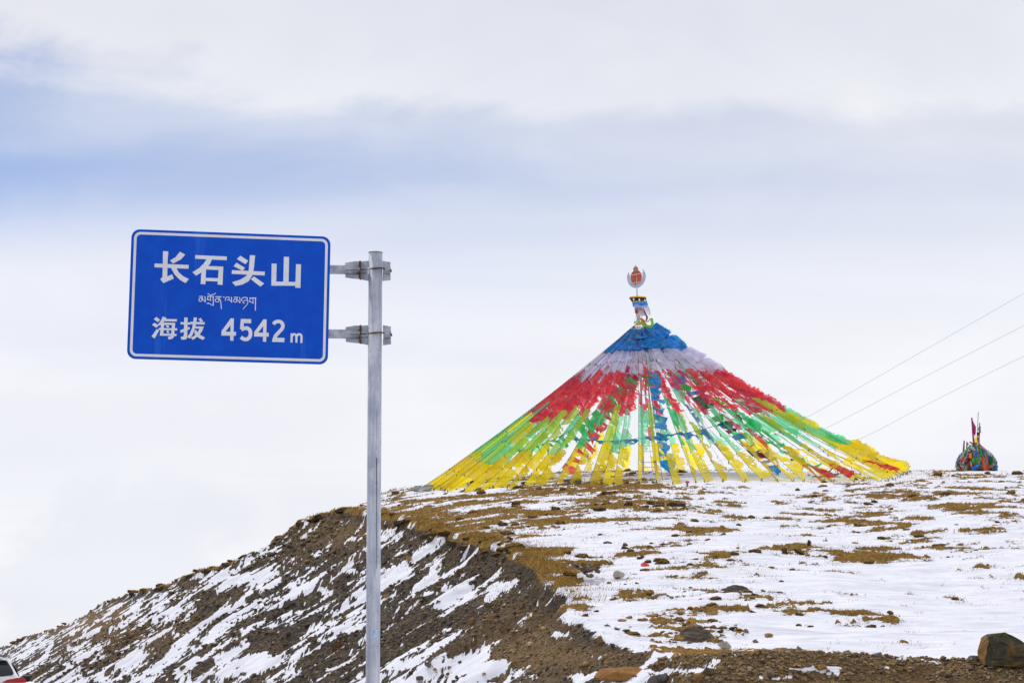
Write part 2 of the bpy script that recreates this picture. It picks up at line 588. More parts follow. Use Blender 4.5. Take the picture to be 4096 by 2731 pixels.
def perlin(x, y, seed=0):
    x = np.asarray(x, dtype=np.float64)
    y = np.asarray(y, dtype=np.float64)
    x0 = np.floor(x)
    y0 = np.floor(y)
    fx = x - x0
    fy = y - y0
    u = fx * fx * fx * (fx * (fx * 6 - 15) + 10)
    v = fy * fy * fy * (fy * (fy * 6 - 15) + 10)

    def g(dx, dy):
        a = _hash(x0 + dx, y0 + dy, seed) * (2 * math.pi / 65536.0)
        return np.cos(a) * (fx - dx) + np.sin(a) * (fy - dy)
    n0 = g(0, 0) * (1 - u) + g(1, 0) * u
    n1 = g(0, 1) * (1 - u) + g(1, 1) * u
    return (n0 * (1 - v) + n1 * v) * 1.5


def fbm(x, y, octv=4, seed=0, gain=0.5):
    s = 0.0
    a = 1.0
    for i in range(octv):
        s = s + a * perlin(x * 2 ** i + 17.3 * i, y * 2 ** i - 9.1 * i, seed + i)
        a *= gain
    return s


def smooth_table(yv, ys, vals, sig):
    t = np.interp(yv, ys, vals)
    step = yv[1] - yv[0]
    r = int(3 * sig / step)
    k = np.exp(-0.5 * (np.arange(-r, r + 1) * step / sig) ** 2)
    k /= k.sum()
    return np.convolve(np.pad(t, r, mode='edge'), k, 'valid')


RIM_PX = [(2850, 2630, 41.5), (2760, 2622, 43.2), (2664, 2610, 45), (2522, 2580, 48.5), (2415, 2535, 52), (2345, 2470, 56), (2281, 2420, 60), (2107, 2247, 70), (2003, 2186, 78), (1741, 2116, 92),
          (1540, 2058, 105), (1393, 2030, 113), (1253, 2063, 122), (1149, 2133, 130), (1045, 2194, 137), (923, 2255, 150),
          (792, 2281, 160), (697, 2325, 170), (522, 2368, 195), (418, 2399, 210), (331, 2464, 225), (226, 2507, 247),
          (105, 2546, 275), (49, 2574, 302), (-120, 2612, 345)]
_rp = [at(*q) for q in RIM_PX]
YT = np.arange(20, 430, 0.25)
_ry = [p.y for p in _rp]
_rx = [p.x for p in _rp]
_rz = [p.z for p in _rp]
# straight continuation in front of the first rim point
_ry = [20] + _ry
_rx = [_rx[0] + (_rx[0] - _rx[1]) / (41.5 - 45) * (20 - 41.5) * 0.6] + _rx
_rz = [_rz[0] - 0.5] + _rz
RX = smooth_table(YT, _ry, _rx, 2.0)
RZ = smooth_table(YT, _ry, _rz, 1.6)
PY = [20, 38, 41, 44, 47, 50, 60, 80, 100, 117, 133, 149, 156, 170, 200, 300, 430]
PZ = [0.0, 0.0, 0.0, -0.1, -0.05, 0.1, 1.95, 5.0, 8.0, 10.3, 12.3, 14.02, 14.35, 13.0, 7.0, -6, -9]
PROF = smooth_table(YT, PY, PZ, 1.4)


def rim_x(y):
    return np.interp(y, YT, RX) + 0.55 * perlin(y / 4.2, y * 0 + 3.3, 71) + 0.22 * perlin(y / 1.1, y * 0 + 1.3, 72)


def bermh(x):
    return np.interp(x, [-5, 2.5, 3.6, 4.7, 6.0, 7.4, 9.5, 14], [0.0, 0.10, 0.14, 0.34, 0.22, 0.10, -0.03, 0.0])


def tbase(x, y):
    """ground height without the small relief"""
    x = np.asarray(x, dtype=np.float64)
    y = np.asarray(y, dtype=np.float64)
    xr = rim_x(y)
    zr = np.interp(y, YT, RZ)
    d = xr - x
    left = np.maximum(0, 9.0 - x)
    back = np.clip((y - 95) / 20, 0, 1)
    base = EYE + np.interp(y, YT, PROF) - (0.012 * left ** 1.6 + 0.30 * np.maximum(0, -9 - x)) * back
    berm = bermh(x) * np.exp(-((y - 41) / 2.2) ** 2)
    base = base + berm + 0.28 * perlin(x / 9, y / 11, 5) * np.clip((y - 48) / 10, 0, 1) * np.clip((150 - y) / 20, 0.25, 1)
    base = np.maximum(base, np.minimum(zr - 3.0, base + 50) * 0 - 0.6)
    wgt = np.exp(-np.maximum(0, -d) / np.where(y < 56, 1.6, 3.5))
    P = base + (zr - base) * wgt
    dd = np.maximum(0, d)
    lip = 0.42 * (1 - np.exp(-dd / 0.35)) * np.clip((y - 52) / 10, 0.15, 1)
    fallt, fallu = x * 0.93 + y * 0.37, -x * 0.37 + y * 0.93
    gully = 0.34 * perlin(fallu / 2.4, fallt / 11, 33) + 0.12 * perlin(fallu / 0.9, fallt / 5, 34)
    L = zr - 0.60 * dd - lip + (0.30 * fbm(x / 6, y / 6, 2, 31) + gully) * np.clip(dd / 2, 0, 1)
    z = np.where(d > 0, L, P)
    F = EYE + bermh(x) + 0.02 + 0.42 * (y - 41.0) + 0.12 * perlin(x / 1.2, y / 1.2, 9)
    z = np.where(y < 41.0, np.minimum(z, F), z)
    return z, d


S = 4096 / 2352.0
# where turf lies on the hill top / where snow lies on the cut bank (places given by what the photograph shows)
TURF = [(1030, 1195, 190, 32, .40), (1180, 1150, 260, 38, .27), (1400, 1120, 230, 22, .32), (1500, 1180, 150, 30, .10), (1470, 1158, 170, 14, .20), (1130, 1240, 120, 22, .38), (1240, 1280, 70, 20, .40),
        (1290, 1340, 50, 16, .36), (1345, 1326, 32, 14, -.5), (1330, 1200, 160, 30, .16), (1850, 1145, 130, 9, .22), (1900, 1168, 150, 12, .12), (1850, 1196, 90, 8, .16), (1985, 1196, 60, 8, .16),
        (1985, 1280, 115, 14, .75), (1800, 1258, 60, 6, .5), (1835, 1262, 40, 9, .5), (1800, 1411, 45, 4, .55), (1900, 1406, 75, 4, .65), (2005, 1411, 50, 5, .70), (2043, 1422, 18, 6, .7), (1835, 1434, 22, 6, .5), (2325, 1245, 45, 18, .42),
        (2050, 1180, 300, 45, .09), (2170, 1140, 120, 10, .28), (2200, 1175, 110, 8, .16), (1930, 1185, 120, 20, .10), (2290, 1130, 60, 10, .12), (2150, 1165, 120, 12, .1), (1605, 1224, 55, 10, .62), (1150, 1150, 80, 12, .15), (1480, 1262, 90, 12, .16),
        (1420, 1300, 120, 18, .10), (1400, 1352, 90, 12, .24), (1520, 1372, 80, 10, .26), (1620, 1398, 80, 12, .20), (1720, 1325, 120, 10, .18), (1690, 1357, 36, 11, .62),
        (1598, 1462, 34, 15, .72), (1700, 1480, 40, 10, .4), (2000, 1425, 60, 6, .2), (1560, 1300, 60, 8, .14),
        (1720, 1100, 160, 14, -.45), (1760, 1190, 60, 60, -.2), (2150, 1370, 220, 40, -.25), (1950, 1465, 330, 25, -.30), (1720, 1245, 110, 14, -.35), (1500, 1440, 120, 30, -.12), (2150, 1215, 100, 20, -.05)]
SNOWB = [(330, 1400, 100, 28, .40), (540, 1325, 60, 14, .45), (170, 1500, 110, 50, .22), (570, 1530, 90, 40, .50), (430, 1465, 60, 30, .2), (640, 1345, 60, 12, .3), (60, 1500, 60, 40, .25), (300, 1520, 120, 50, .18),
         (1040, 1345, 55, 60, .30), (1085, 1535, 50, 32, .60), (960, 1500, 70, 60, .22), (860, 1240, 40, 30, .15), (900, 1225, 40, 14, .45), (1060, 1262, 120, 16, .14), (760, 1450, 90, 50, .10),
         (780, 1230, 110, 50, -.22), (1050, 1290, 150, 30, -.10), (1220, 1420, 110, 70, -.22), (1330, 1500, 120, 40, -.25), (680, 1400, 100, 30, -.08), (250, 1440, 60, 40, -.16), (950, 1400, 60, 40, -.08),
         (1368, 1509, 40, 4, .75), (1330, 1558, 40, 7, .60), (1400, 1535, 120, 30, -.25), (1560, 1543, 50, 5, .60), (1485, 1546, 45, 4, .65), (1850, 1540, 85, 7, .60), (1780, 1556, 60, 5, .5), (1940, 1532, 60, 3, .45), (2060, 1535, 60, 5, .3), (2280, 1532, 40, 3, .8), (1290, 1458, 22, 9, .55), (1430, 1500, 80, 25, -.3)]
TONE = [(220, 1440, 150, 60, .45), (1230, 1480, 130, 80, .35), (1250, 1400, 120, 50, .15), (1700, 1510, 500, 25, .60), (2100, 1550, 400, 40, .70), (1700, 1550, 300, 30, .4), (780, 1210, 150, 40, .30), (640, 1420, 150, 60, -.15), (950, 1350, 130, 60, -.12), (1430, 1530, 120, 15, -.2)]


def gmap(px, py, lst):
    s = np.zeros_like(px)
    for cx, cy, rx, ry, a in lst:
        s += a * np.exp(-((px / S - cx) / rx) ** 2 - ((py / S - cy) / ry) ** 2)
    return s


def ground(x, y):
    """height and cover of the hill: z, snow, turf, tone"""
    x = np.asarray(x, dtype=np.float64)
    y = np.asarray(y, dtype=np.float64)
    z, d = tbase(x, y)
    px, py = project(x, y, z)
    bank = np.clip(d / 0.3, 0, 1)
    front = np.clip((43.2 + 0.5 * perlin(x / 1.5, y / 1.5, 40) - y) / 0.6, 0, 1)
    bank = np.maximum(bank, front)
    bank = np.maximum(bank, np.clip(1.6 * gmap(px, py, [(1450, 1512, 75, 20, 1.0), (1375, 1480, 25, 20, .8), (1540, 1525, 60, 14, .9)]) - .35 + .25 * perlin(x / .5, y / .5, 44), 0, 1))
    # turf on top
    tn = 0.56 * fbm(x / 2.9, y / 2.0, 6, 101, 0.74) + 0.14 * fbm(x / 1.1, y / 0.45, 3, 150) + 0.22 * perlin(x / 9, y / 12, 120)
    turf_f = tn + gmap(px, py, TURF) - 0.40
    turf = 1 / (1 + np.exp(-turf_f / 0.06))
    lipd = np.exp(-np.maximum(0, -d) / 0.9) * (d <= 0.5)
    turf = np.maximum(turf, lipd * (perlin(x / 1.5, y / 2.5, 130) > -0.25) * np.clip((y - 60) / 10, 0, 1))
    # snow on the bank
    ft, fu = x * 0.93 + y * 0.37, -x * 0.37 + y * 0.93
    bn = 0.56 * fbm(ft / 2.2 + .5 * perlin(x / 3, y / 3, 240), fu / 2.3 + .5 * perlin(x / 3, y / 3, 241), 7, 201, 0.74) + 0.26 * perlin(x / 7, y / 9, 220)
    snow_f = bn + gmap(px, py, SNOWB) - 0.15 - 0.08 * np.clip((y - 150) / 60, 0, 1) - 0.30 * front - 0.4 * np.exp(-np.abs(d - 0.2) / 0.25) * (y > 60) * (perlin(x / 2.0, y / 2.0, 260) > -0.2)
    snowb = 1 / (1 + np.exp(-snow_f / 0.03))
    snow = (1 - turf) * (1 - bank) + snowb * bank
    tone = 0.32 + gmap(px, py, TONE) + 0.15 * perlin(x / 5, y / 5, 230)
    soil_patch = gmap(px, py, [(1690, 1357, 36, 11, 1.0), (1598, 1462, 34, 15, 1.0), (1700, 1480, 40, 10, .8)])
    tcol = turf * (1 - bank) * (1 - np.clip(soil_patch * 1.5, 0, 1))
    # eroded edge of the turf right under the rim
    scarp = np.exp(-np.abs(d - 0.25) / 0.3) * bank
    tone = np.clip(tone - 0.3 * scarp, 0, 1)
    # relief
    rough = fbm(x / 0.55, y / 0.55, 3, 301, 0.55)
    fine = perlin(x / 0.16, y / 0.16, 320)
    drift = 0.13 * fbm(x / 4.0, y / 1.8, 3, 330)
    lump = np.clip(turf_f / 0.12, 0, 1)
    z = z + (1 - bank) * (turf * (0.035 + 0.10 * lump * (0.6 + 0.6 * rough) + 0.02 * fine) + (1 - turf) * drift)
    z = z + bank * (1 - 0.6 * snowb) * (0.07 * rough + 0.025 * fine) + bank * snowb * 0.03
    return z, snow, tcol, tone, bank, turf_f, d


print('terrain')
COLPX = np.arange(-560, 4661, 5.0)
AZ = (COLPX - 2048) / K
rows = [34.0]
while rows[-1] < 172:
    rows.append(rows[-1] * 1.0026)
NEAR = len(rows)
while rows[-1] < 345:
    rows.append(rows[-1] * 1.0030)
ROWS = np.array(rows)


def build_grid(Ys, az):
    # sight-line distance along the ground measured as Y / depth factor near 1; plain fan of the ground
    Yg, Ag = np.meshgrid(Ys, az, indexing='ij')
    Xg = Ag * Yg * 1.0
    return Xg, Yg


def grid_mesh(name, Xg, Yg):
    nr, nc = Xg.shape
    z, snow, turf, tone, bank, tf, d = ground(Xg.ravel(), Yg.ravel())
    z = np.maximum(z, -0.4)
    co = np.stack([Xg.ravel(), Yg.ravel(), z], 1).astype(np.float32)
    idx = np.arange(nr * nc).reshape(nr, nc)
    q = np.stack([idx[:-1, :-1], idx[:-1, 1:], idx[1:, 1:], idx[1:, :-1]], -1).reshape(-1, 4)
    low = z[q].max(1) < -0.3
    q = q[~low]
    me = bpy.data.meshes.new(name)
    me.vertices.add(len(co))
    me.vertices.foreach_set('co', co.ravel())
    me.loops.add(q.size)
    me.loops.foreach_set('vertex_index', q.ravel().astype(np.int32))
    me.polygons.add(len(q))
    me.polygons.foreach_set('loop_start', np.arange(0, q.size, 4, dtype=np.int32))
    me.polygons.foreach_set('use_smooth', np.ones(len(q), dtype=bool))
    ca = me.attributes.new('cover', 'FLOAT_COLOR', 'POINT')
    colr = np.stack([snow, turf, tone, np.ones_like(snow)], 1).astype(np.float32)
    ca.data.foreach_set('color', colr.ravel())
    me.materials.append(M['hill'])
    me.update(calc_edges=True)
    me.validate()
    o = bpy.data.objects.new(name, me)
    COL.objects.link(o)
    return o, co.reshape(nr, nc, 3), dict(snow=snow.reshape(nr, nc), turf=turf.reshape(nr, nc), tone=tone.reshape(nr, nc), bank=bank.reshape(nr, nc), tf=tf.reshape(nr, nc), d=d.reshape(nr, nc))


# one sheet: near rows over the full width, then far rows over the left part only (two index blocks, one object)
Xg, Yg = build_grid(ROWS[:NEAR], AZ)
hill, CO, CV = grid_mesh('hillside', Xg, Yg)
tag(hill, 'snow covered hill with brown turf on top and a dark scree bank cut into its left side', None, None, 'structure')
nleft = int((1750 + 560) / 5)
Xf, Yf = build_grid(ROWS[NEAR - 1:], AZ[:nleft])
far_hill, CO2, CV2 = grid_mesh('far_bank', Xf, Yf)
tag(far_hill, 'far end of the snow streaked scree bank running down to the road', None, None, 'structure')


def visible_mask(CO):
    tanv = (CO[..., 2] - EYE) / CO[..., 1]
    run = np.maximum.accumulate(tanv, axis=0)
    prev = np.vstack([np.full((1, tanv.shape[1]), -9.0), run[:-1]])
    return tanv >= prev - 2e-4


VIS = visible_mask(CO)
PXV, PYV = project(CO[..., 0], CO[..., 1], CO[..., 2])
INF = (PXV > 0) & (PXV < 4096) & (PYV < 2725) & VIS


def gz(x, y):
    return float(ground(np.array([x]), np.array([y]))[0][0])


def find(px, py, y0=38.0, y1=330.0):
    """ground point seen at photograph pixel (px, py)"""
    Ys = np.exp(np.linspace(math.log(y0), math.log(y1), 2500))
    a = at(px, py, 1.0)
    dx, dz = a.x, a.z - EYE
    xs = dx * Ys
    zs = EYE + dz * Ys
    h = tbase(xs, Ys)[0]
    hit = np.nonzero(h >= zs)[0]
    if len(hit) == 0:
        i = int(np.argmin(zs - h))
    else:
        i = int(hit[0])
    return Vector((xs[i], Ys[i], gz(xs[i], Ys[i])))


# flat ground, road
me_o = mesh_obj('ground', [(-3000, -600, 0), (3000, -600, 0), (3000, 4000, 0), (-3000, 4000, 0)], [(0, 1, 2, 3)], M['ground'])
tag(me_o, 'flat stony ground around the road', None, None, 'structure')
rd = Vector((-0.262, 1)).normalized()
rn = Vector((rd.y, -rd.x))


def road_strip(name, o0, o1, z, mat, parent=None, y0=-80, y1=460):
    pts = []
    for s_ in (y0, y1):
        for o_ in (o0, o1):
            c = Vector((-0.7, 0)) + rd * s_ + rn * o_
            pts.append((c.x, c.y, z))
    return mesh_obj(name, pts, [(0, 1, 3, 2)], mat, parent)


road = road_strip('road', -5.2, 3.0, 0.004, M['road'])
tag(road, 'asphalt road running away along the foot of the scree bank', None, None, 'structure')
for off in (-4.9, -1.1, 2.7):
    road_strip('road_line', off - 0.06, off + 0.06, 0.008, M['line'], road)

# ------------------------------------------------------------------ road sign
print('sign')
YS = 15.86


def zs(zx, zy):      # measured points of the sign panel -> photograph pixels
    return 480 + zx / 2.6136, 880 + zy / 2.6136


TL, TR, BR, BL = [at(*zs(*p), Y) for p, Y in (((122, 94), 15.60), ((2205, 175), 15.84), ((2170, 1510), 15.84), ((71, 1449), 15.60))]
SO = (TL + TR + BR + BL) / 4
SU = ((TR + BR) - (TL + BL)).normalized()
SV = ((TL + TR) - (BL + BR))
SV = (SV - SU * SV.dot(SU)).normalized()
SN_ = SU.cross(SV)                    # towards the camera
if SN_.y > 0:
    SN_ = -SN_
SW = ((TR + BR) - (TL + BL)).length / 2
SH = ((TL + TR) - (BL + BR)).length / 2
CAMP = Vector((0, 0, EYE))


def uv(px, py):
    d = at(px, py, 10.0) - CAMP
    t = (SO - CAMP).dot(SN_) / d.dot(SN_)
    q = CAMP + d * t - SO
    return q.dot(SU), q.dot(SV)


def on_sign(u, v, k):
    return SO + SU * u + SV * v + SN_ * k


POLE_X = at(1502, 1700, YS + 0.12).x
PY_ = YS + 0.12
root = empty('road_sign', (POLE_X, PY_, 0), 'blue road sign with white lettering on a grey steel post beside the road', 'road sign')
ORG = (POLE_X, PY_, 0)


def rrect(W, H, r, n=8):
    pts = []
    for cx, cy, a0 in ((W / 2 - r, H / 2 - r, 0), (-W / 2 + r, H / 2 - r, 90), (-W / 2 + r, -H / 2 + r, 180), (W / 2 - r, -H / 2 + r, 270)):
        for k in range(n + 1):
            a = math.radians(a0 + 90 * k / n)
            pts.append((cx + r * math.cos(a), cy + r * math.sin(a)))
    return pts


b = MB()
pts = rrect(SW, SH, 0.068)
b.prism([on_sign(u, v, 0) for u, v in pts], -SN_ * 0.004)
panel = b.build('panel', M['signblue'], root, ORG)
# white border
b = MB()
o_ = rrect(SW - 0.042, SH - 0.042, 0.052)
i_ = rrect(SW - 0.084, SH - 0.084, 0.034)
n = len(o_)
b.add([on_sign(u, v, 0.0012) for u, v in o_] + [on_sign(u, v, 0.0012) for u, v in i_], [(k, (k + 1) % n, (k + 1) % n + n, k + n) for k in range(n)])
b.build('border', M['signwhite'], panel, ORG)
# rolled edge rim on the back + two stiffening rails
for v in (0.245, -0.255):
    b = MB()
    b.box(on_sign(0, v, -0.03), (SW * 0.8, 0.05, 0.05), Matrix((SU, SN_, SV)).transposed().to_3x3())
    b.build('stiffening_rail', M['clamp'], root, ORG)


def ribbon(pts, w):
    """thick open stroke as a strip of quads (2D)"""
    P = [Vector(p) for p in pts]
    ws = list(w) if isinstance(w, (list, tuple)) else [w] * len(P)
    if len(ws) != len(P):
        ws = list(np.interp(np.linspace(0, 1, len(P)), np.linspace(0, 1, len(ws)), ws))
    Lf, Rt = [], []
    for i, p in enumerate(P):
        a = P[max(i - 1, 0)]
        c = P[min(i + 1, len(P) - 1)]
        d = (c - a).normalized()
        nrm = Vector((-d.y, d.x))
        Lf.append(p + nrm * ws[i] / 2)
        Rt.append(p - nrm * ws[i] / 2)
    return Lf, Rt


def smooth_path(pts, n=5):
    P = [Vector(p) for p in pts]
    if len(P) < 3:
        return P
    outp = []
    for i in range(len(P) - 1):
        p0, p1, p2, p3 = P[max(i - 1, 0)], P[i], P[i + 1], P[min(i + 2, len(P) - 1)]
        for k in range(n):
            t = k / n
            outp.append(0.5 * ((2 * p1) + (p2 - p0) * t + (2 * p0 - 5 * p1 + 4 * p2 - p3) * t * t + (3 * p1 - p0 - 3 * p2 + p3) * t ** 3))
    outp.append(P[-1])
    return outp


lift = [0.0012]


def glyph(polys, strokes, conv, label=None):
    from mathutils.geometry import tessellate_polygon
    b = MB()
    k = lift[0]
    for poly in polys:
        q = [uv(*conv(*p)) for p in poly]
        v3 = [on_sign(u, v, k) for u, v in q]
        tris = tessellate_polygon([[Vector((u, v, 0)) for u, v in q]])
        b.add(v3, [tuple(t) for t in tris])
        k += 0.00025
    for pts, wd in strokes:
        Lf, Rt = ribbon(smooth_path(pts), wd)
        n = len(Lf)
        v3 = [on_sign(*uv(*conv(*p)), k) for p in Lf + Rt]
        b.add(v3, [(i, i + 1, i + 1 + n, i + n) for i in range(n - 1)])
        k += 0.00025
    # face the viewer
    for i, f in enumerate(b.f):
        a, c, d = [Vector(b.v[j]) for j in f[:3]]
        if (c - a).cross(d - a).dot(SN_) < 0:
            b.f[i] = tuple(reversed(f))
    o = b.build('character', M['signwhite'], panel, ORG)
    return o


def zb(x, y):
    return 590 + x / 3.675, 1250 + y / 3.675


def zt(x, y):
    return 780 + x / 9.046, 1160 + y / 9.046


glyph([[(450, 325), (506, 330), (498, 420), (494, 590), (545, 568), (562, 612), (452, 660), (421, 616), (444, 598), (447, 455)],
       [(362, 455), (718, 470), (717, 510), (360, 494)],
       [(625, 332), (682, 362), (640, 410), (555, 456), (522, 424), (580, 390)],
       [(533, 500), (590, 503), (612, 545), (660, 588), (720, 617), (685, 660), (625, 625), (570, 570)]], [], zs)
glyph([[(787, 367), (1117, 382), (1116, 421), (785, 405)],
       [(905, 408), (962, 412), (940, 460), (880, 530), (795, 582), (758, 546), (830, 500), (880, 450)],
       [(885, 480), (1080, 487), (1079, 525), (873, 517)],
       [(850, 545), (900, 505), (893, 672), (843, 670)],
       [(1033, 490), (1080, 487), (1072, 678), (1020, 675)],
       [(890, 604), (1030, 609), (1028, 643), (890, 638)]], [], zs)
glyph([[(1258, 374), (1340, 425), (1312, 463), (1222, 408)], [(1217, 447), (1307, 500), (1282, 532), (1188, 483)],
       [(1170, 525), (1515, 540), (1512, 580), (1167, 563)],
       [(1358, 368), (1413, 371), (1400, 500), (1385, 578), (1345, 640), (1280, 675), (1208, 690), (1172, 650), (1255, 625), (1320, 585), (1345, 530)],
       [(1400, 590), (1507, 664), (1468, 697), (1368, 620)]], [], zs)
glyph([[(1713, 384), (1768, 387), (1762, 650), (1707, 648)], [(1585, 455), (1638, 457), (1632, 688), (1582, 686)],
       [(1584, 643), (1840, 648), (1840, 688), (1582, 686)], [(1840, 462), (1893, 464), (1886, 711), (1832, 708)]], [], zs)
glyph([[(135, 65), (185, 110), (150, 140), (92, 93)], [(103, 150), (165, 190), (130, 222), (65, 180)], [(135, 243), (172, 262), (105, 380), (58, 350)],
       [(222, 60), (280, 78), (262, 100), (245, 130), (205, 180), (165, 190), (150, 178), (185, 140), (208, 95)],
       [(240, 94), (432, 98), (430, 132), (232, 128)], [(200, 148), (408, 152), (406, 185), (196, 180)],
       [(200, 150), (248, 150), (232, 318), (182, 340)], [(362, 152), (408, 152), (392, 330), (385, 370), (345, 392), (308, 393), (298, 360), (335, 350), (345, 330)],
       [(165, 228), (437, 232), (435, 264), (160, 256)], [(182, 308), (428, 314), (425, 346), (180, 340)],
       [(270, 190), (305, 190), (322, 212), (300, 226), (272, 205)], [(285, 262), (310, 270), (322, 298), (300, 308), (278, 285)]], [], zb)
glyph([[(540, 72), (590, 74), (584, 355), (575, 385), (545, 397), (498, 396), (487, 356), (525, 350), (533, 335)],
       [(486, 140), (625, 144), (624, 178), (484, 172)], [(478, 262), (612, 208), (626, 240), (490, 300)],
       [(628, 135), (842, 140), (840, 176), (626, 172)],
       [(680, 72), (728, 74), (710, 180), (690, 260), (655, 340), (625, 380), (582, 362), (620, 310), (655, 230), (668, 160)],
       [(690, 202), (825, 205), (815, 238), (690, 235)], [(775, 205), (827, 206), (805, 270), (760, 330), (705, 375), (668, 400), (634, 372), (690, 340), (740, 285)],
       [(690, 268), (715, 256), (760, 320), (847, 368), (815, 403), (740, 365), (690, 310)], [(748, 95), (785, 80), (815, 128), (778, 140)]], [], zb)
four = [[(1225, 85), (1258, 86), (1225, 180), (1142, 284), (1088, 282), (1086, 274)], [(1222, 86), (1270, 87), (1263, 415), (1215, 412)], [(1088, 280), (1302, 284), (1300, 340), (1085, 338)]]
glyph(four, [], zb)
glyph([[(1372, 92), (1525, 97), (1522, 158), (1370, 152)], [(1372, 92), (1420, 94), (1411, 240), (1358, 244)]],
      [([(1378, 252), (1415, 234), (1465, 230), (1502, 258), (1514, 305), (1502, 358), (1460, 392), (1415, 388), (1372, 362)], 54)], zb)
glyph([[(x + 481, y + 14) for x, y in p] for p in four], [], zb)
glyph([[(1846, 368), (2013, 372), (2010, 435), (1830, 430)]], [([(1852, 172), (1878, 142), (1925, 130), (1968, 145), (1990, 190), (1975, 240), (1930, 290), (1882, 345), (1858, 410)], 52)], zb)
glyph([], [([(2120, 305), (2116, 440)], 32), ([(2124, 352), (2140, 323), (2165, 320), (2187, 345), (2188, 442)], 31), ([(2192, 352), (2212, 323), (2240, 320), (2262, 345), (2261, 447)], 31)], zb)


def ell(cx, cy, rx, ry, n=16):
    return [(cx + rx * math.cos(2 * math.pi * k / n), cy + ry * math.sin(2 * math.pi * k / n)) for k in range(n + 1)]


def tib_ma(dx, dy):
    mv = lambda L: [(x + dx, y + dy) for x, y in L]
    glyph([], [(mv([(150, 232), (300, 232)]), 32), (mv([(265, 240), (258, 290), (300, 350), (370, 440)]), 26), (mv(ell(200, 353, 58, 58)), 28), (mv([(356, 222), (370, 340), (372, 440)]), 28)], zt)


tib_ma(0, 0)
glyph([], [([(450, 142), (490, 138), (530, 178), (562, 202)], 26), ([(570, 205), (615, 165), (690, 155), (752, 108)], 26), ([(440, 232), (688, 236)], 32), ([(468, 250), (440, 345)], 24),
           ([(428, 350), (490, 343), (570, 388)], [20, 34, 18]), ([(555, 250), (568, 385)], 24), ([(658, 240), (662, 570)], 32), ([(420, 498), (480, 478), (560, 512), (660, 568)], [16, 36, 28, 18])], zt)
glyph([], [([(735, 242), (962, 246)], 32), ([(868, 252), (875, 305), (925, 400), (955, 692)], 30), (ell(800, 372, 70, 60), 28)], zt)
glyph([[(1012, 238), (1078, 240), (1045, 288)]], [], zt)
glyph([], [([(1102, 388), (1098, 330), (1130, 270), (1180, 255), (1232, 262), (1236, 330)], 26), ([(1160, 368), (1235, 350), (1335, 452)], [20, 30, 18]), ([(1318, 246), (1330, 452)], 32)], zt)
tib_ma(1258, 32)
glyph([], [([(1690, 400), (1685, 340), (1720, 290), (1780, 270), (1905, 278)], 30), ([(1882, 280), (1885, 340), (1910, 420), (1890, 510), (1738, 688)], [30, 28, 28, 26, 26]),
           ([(1888, 372), (1820, 372), (1752, 400), (1736, 445), (1772, 475), (1800, 458)], 26)], zt)
glyph([], [([(1970, 290), (2216, 290)], 34), ([(2000, 305), (1962, 412)], 24), ([(1955, 415), (2010, 425), (2112, 488)], [18, 34, 18]), ([(2095, 300), (2106, 482)], 24), ([(2192, 292), (2184, 740)], 34)], zt)

# post
ptop = at(1502, 1012, PY_)
PR = 0.0565
b = MB()
b.tube([(POLE_X + 0.004, PY_, 0.02), (POLE_X, PY_, 1.5), (ptop.x, PY_, ptop.z)], PR, 40)
b.build('post', M['post'], root, ORG, True)
b = MB()
b.tube([(ptop.x, PY_, ptop.z), (ptop.x, PY_, ptop.z + 0.004)], [PR + 0.002, PR + 0.002], 40)
b.build('post_cap', M['rust'], root, ORG)
b = MB()
b.box((POLE_X, PY_, 0.03), (0.34, 0.34, 0.05))
b.build('base_plate', M['clamp'], root, ORG)
# long dark seam and scratches on the camera side of the post
for (px, p0, p1, wpx) in ((1507, 1830, 2275, 3), (1494, 1800, 1850, 3), (1493, 1898, 1945, 3), (1489, 2046, 2056, 4), (1507, 1640, 1800, 1.2)):
    a, c = at(px, p0, PY_ - PR - 0.0008), at(px, p1, PY_ - PR - 0.0008)
    off = (px - 1502) / K * PY_
    dy = PR - math.sqrt(max(1e-5, (PR + .001) ** 2 - off ** 2))
    for q in (a, c):
        q.y += dy
    wd = wpx / K * PY_ / 2
    b = MB()
    b.add([(a.x - wd, a.y, a.z), (a.x + wd, a.y, a.z), (c.x + wd * .6, c.y, c.z), (c.x - wd * .6, c.y, c.z)], [(0, 3, 2, 1)])
    b.build('scratch', M['scratch'], root, ORG)
# sticker
b = MB()
vs_, fs_ = [], []
for i in range(7):
    ang = -0.35 + 0.95 * i / 6
    for zpx in (2519, 2547):
        p = at(1502, zpx, PY_ - PR)
        vs_.append((POLE_X + (PR + .001) * math.sin(ang), PY_ - (PR + .001) * math.cos(ang), p.z))
b.add(vs_, [(2 * i, 2 * i + 1, 2 * i + 3, 2 * i + 2) for i in range(6)])
b.build('sticker', M['patch'], root, ORG)

# two arms with bolted clamps
def zc(zx, zy):
    return 1280 + zx / 3.408, 960 + zy / 3.408


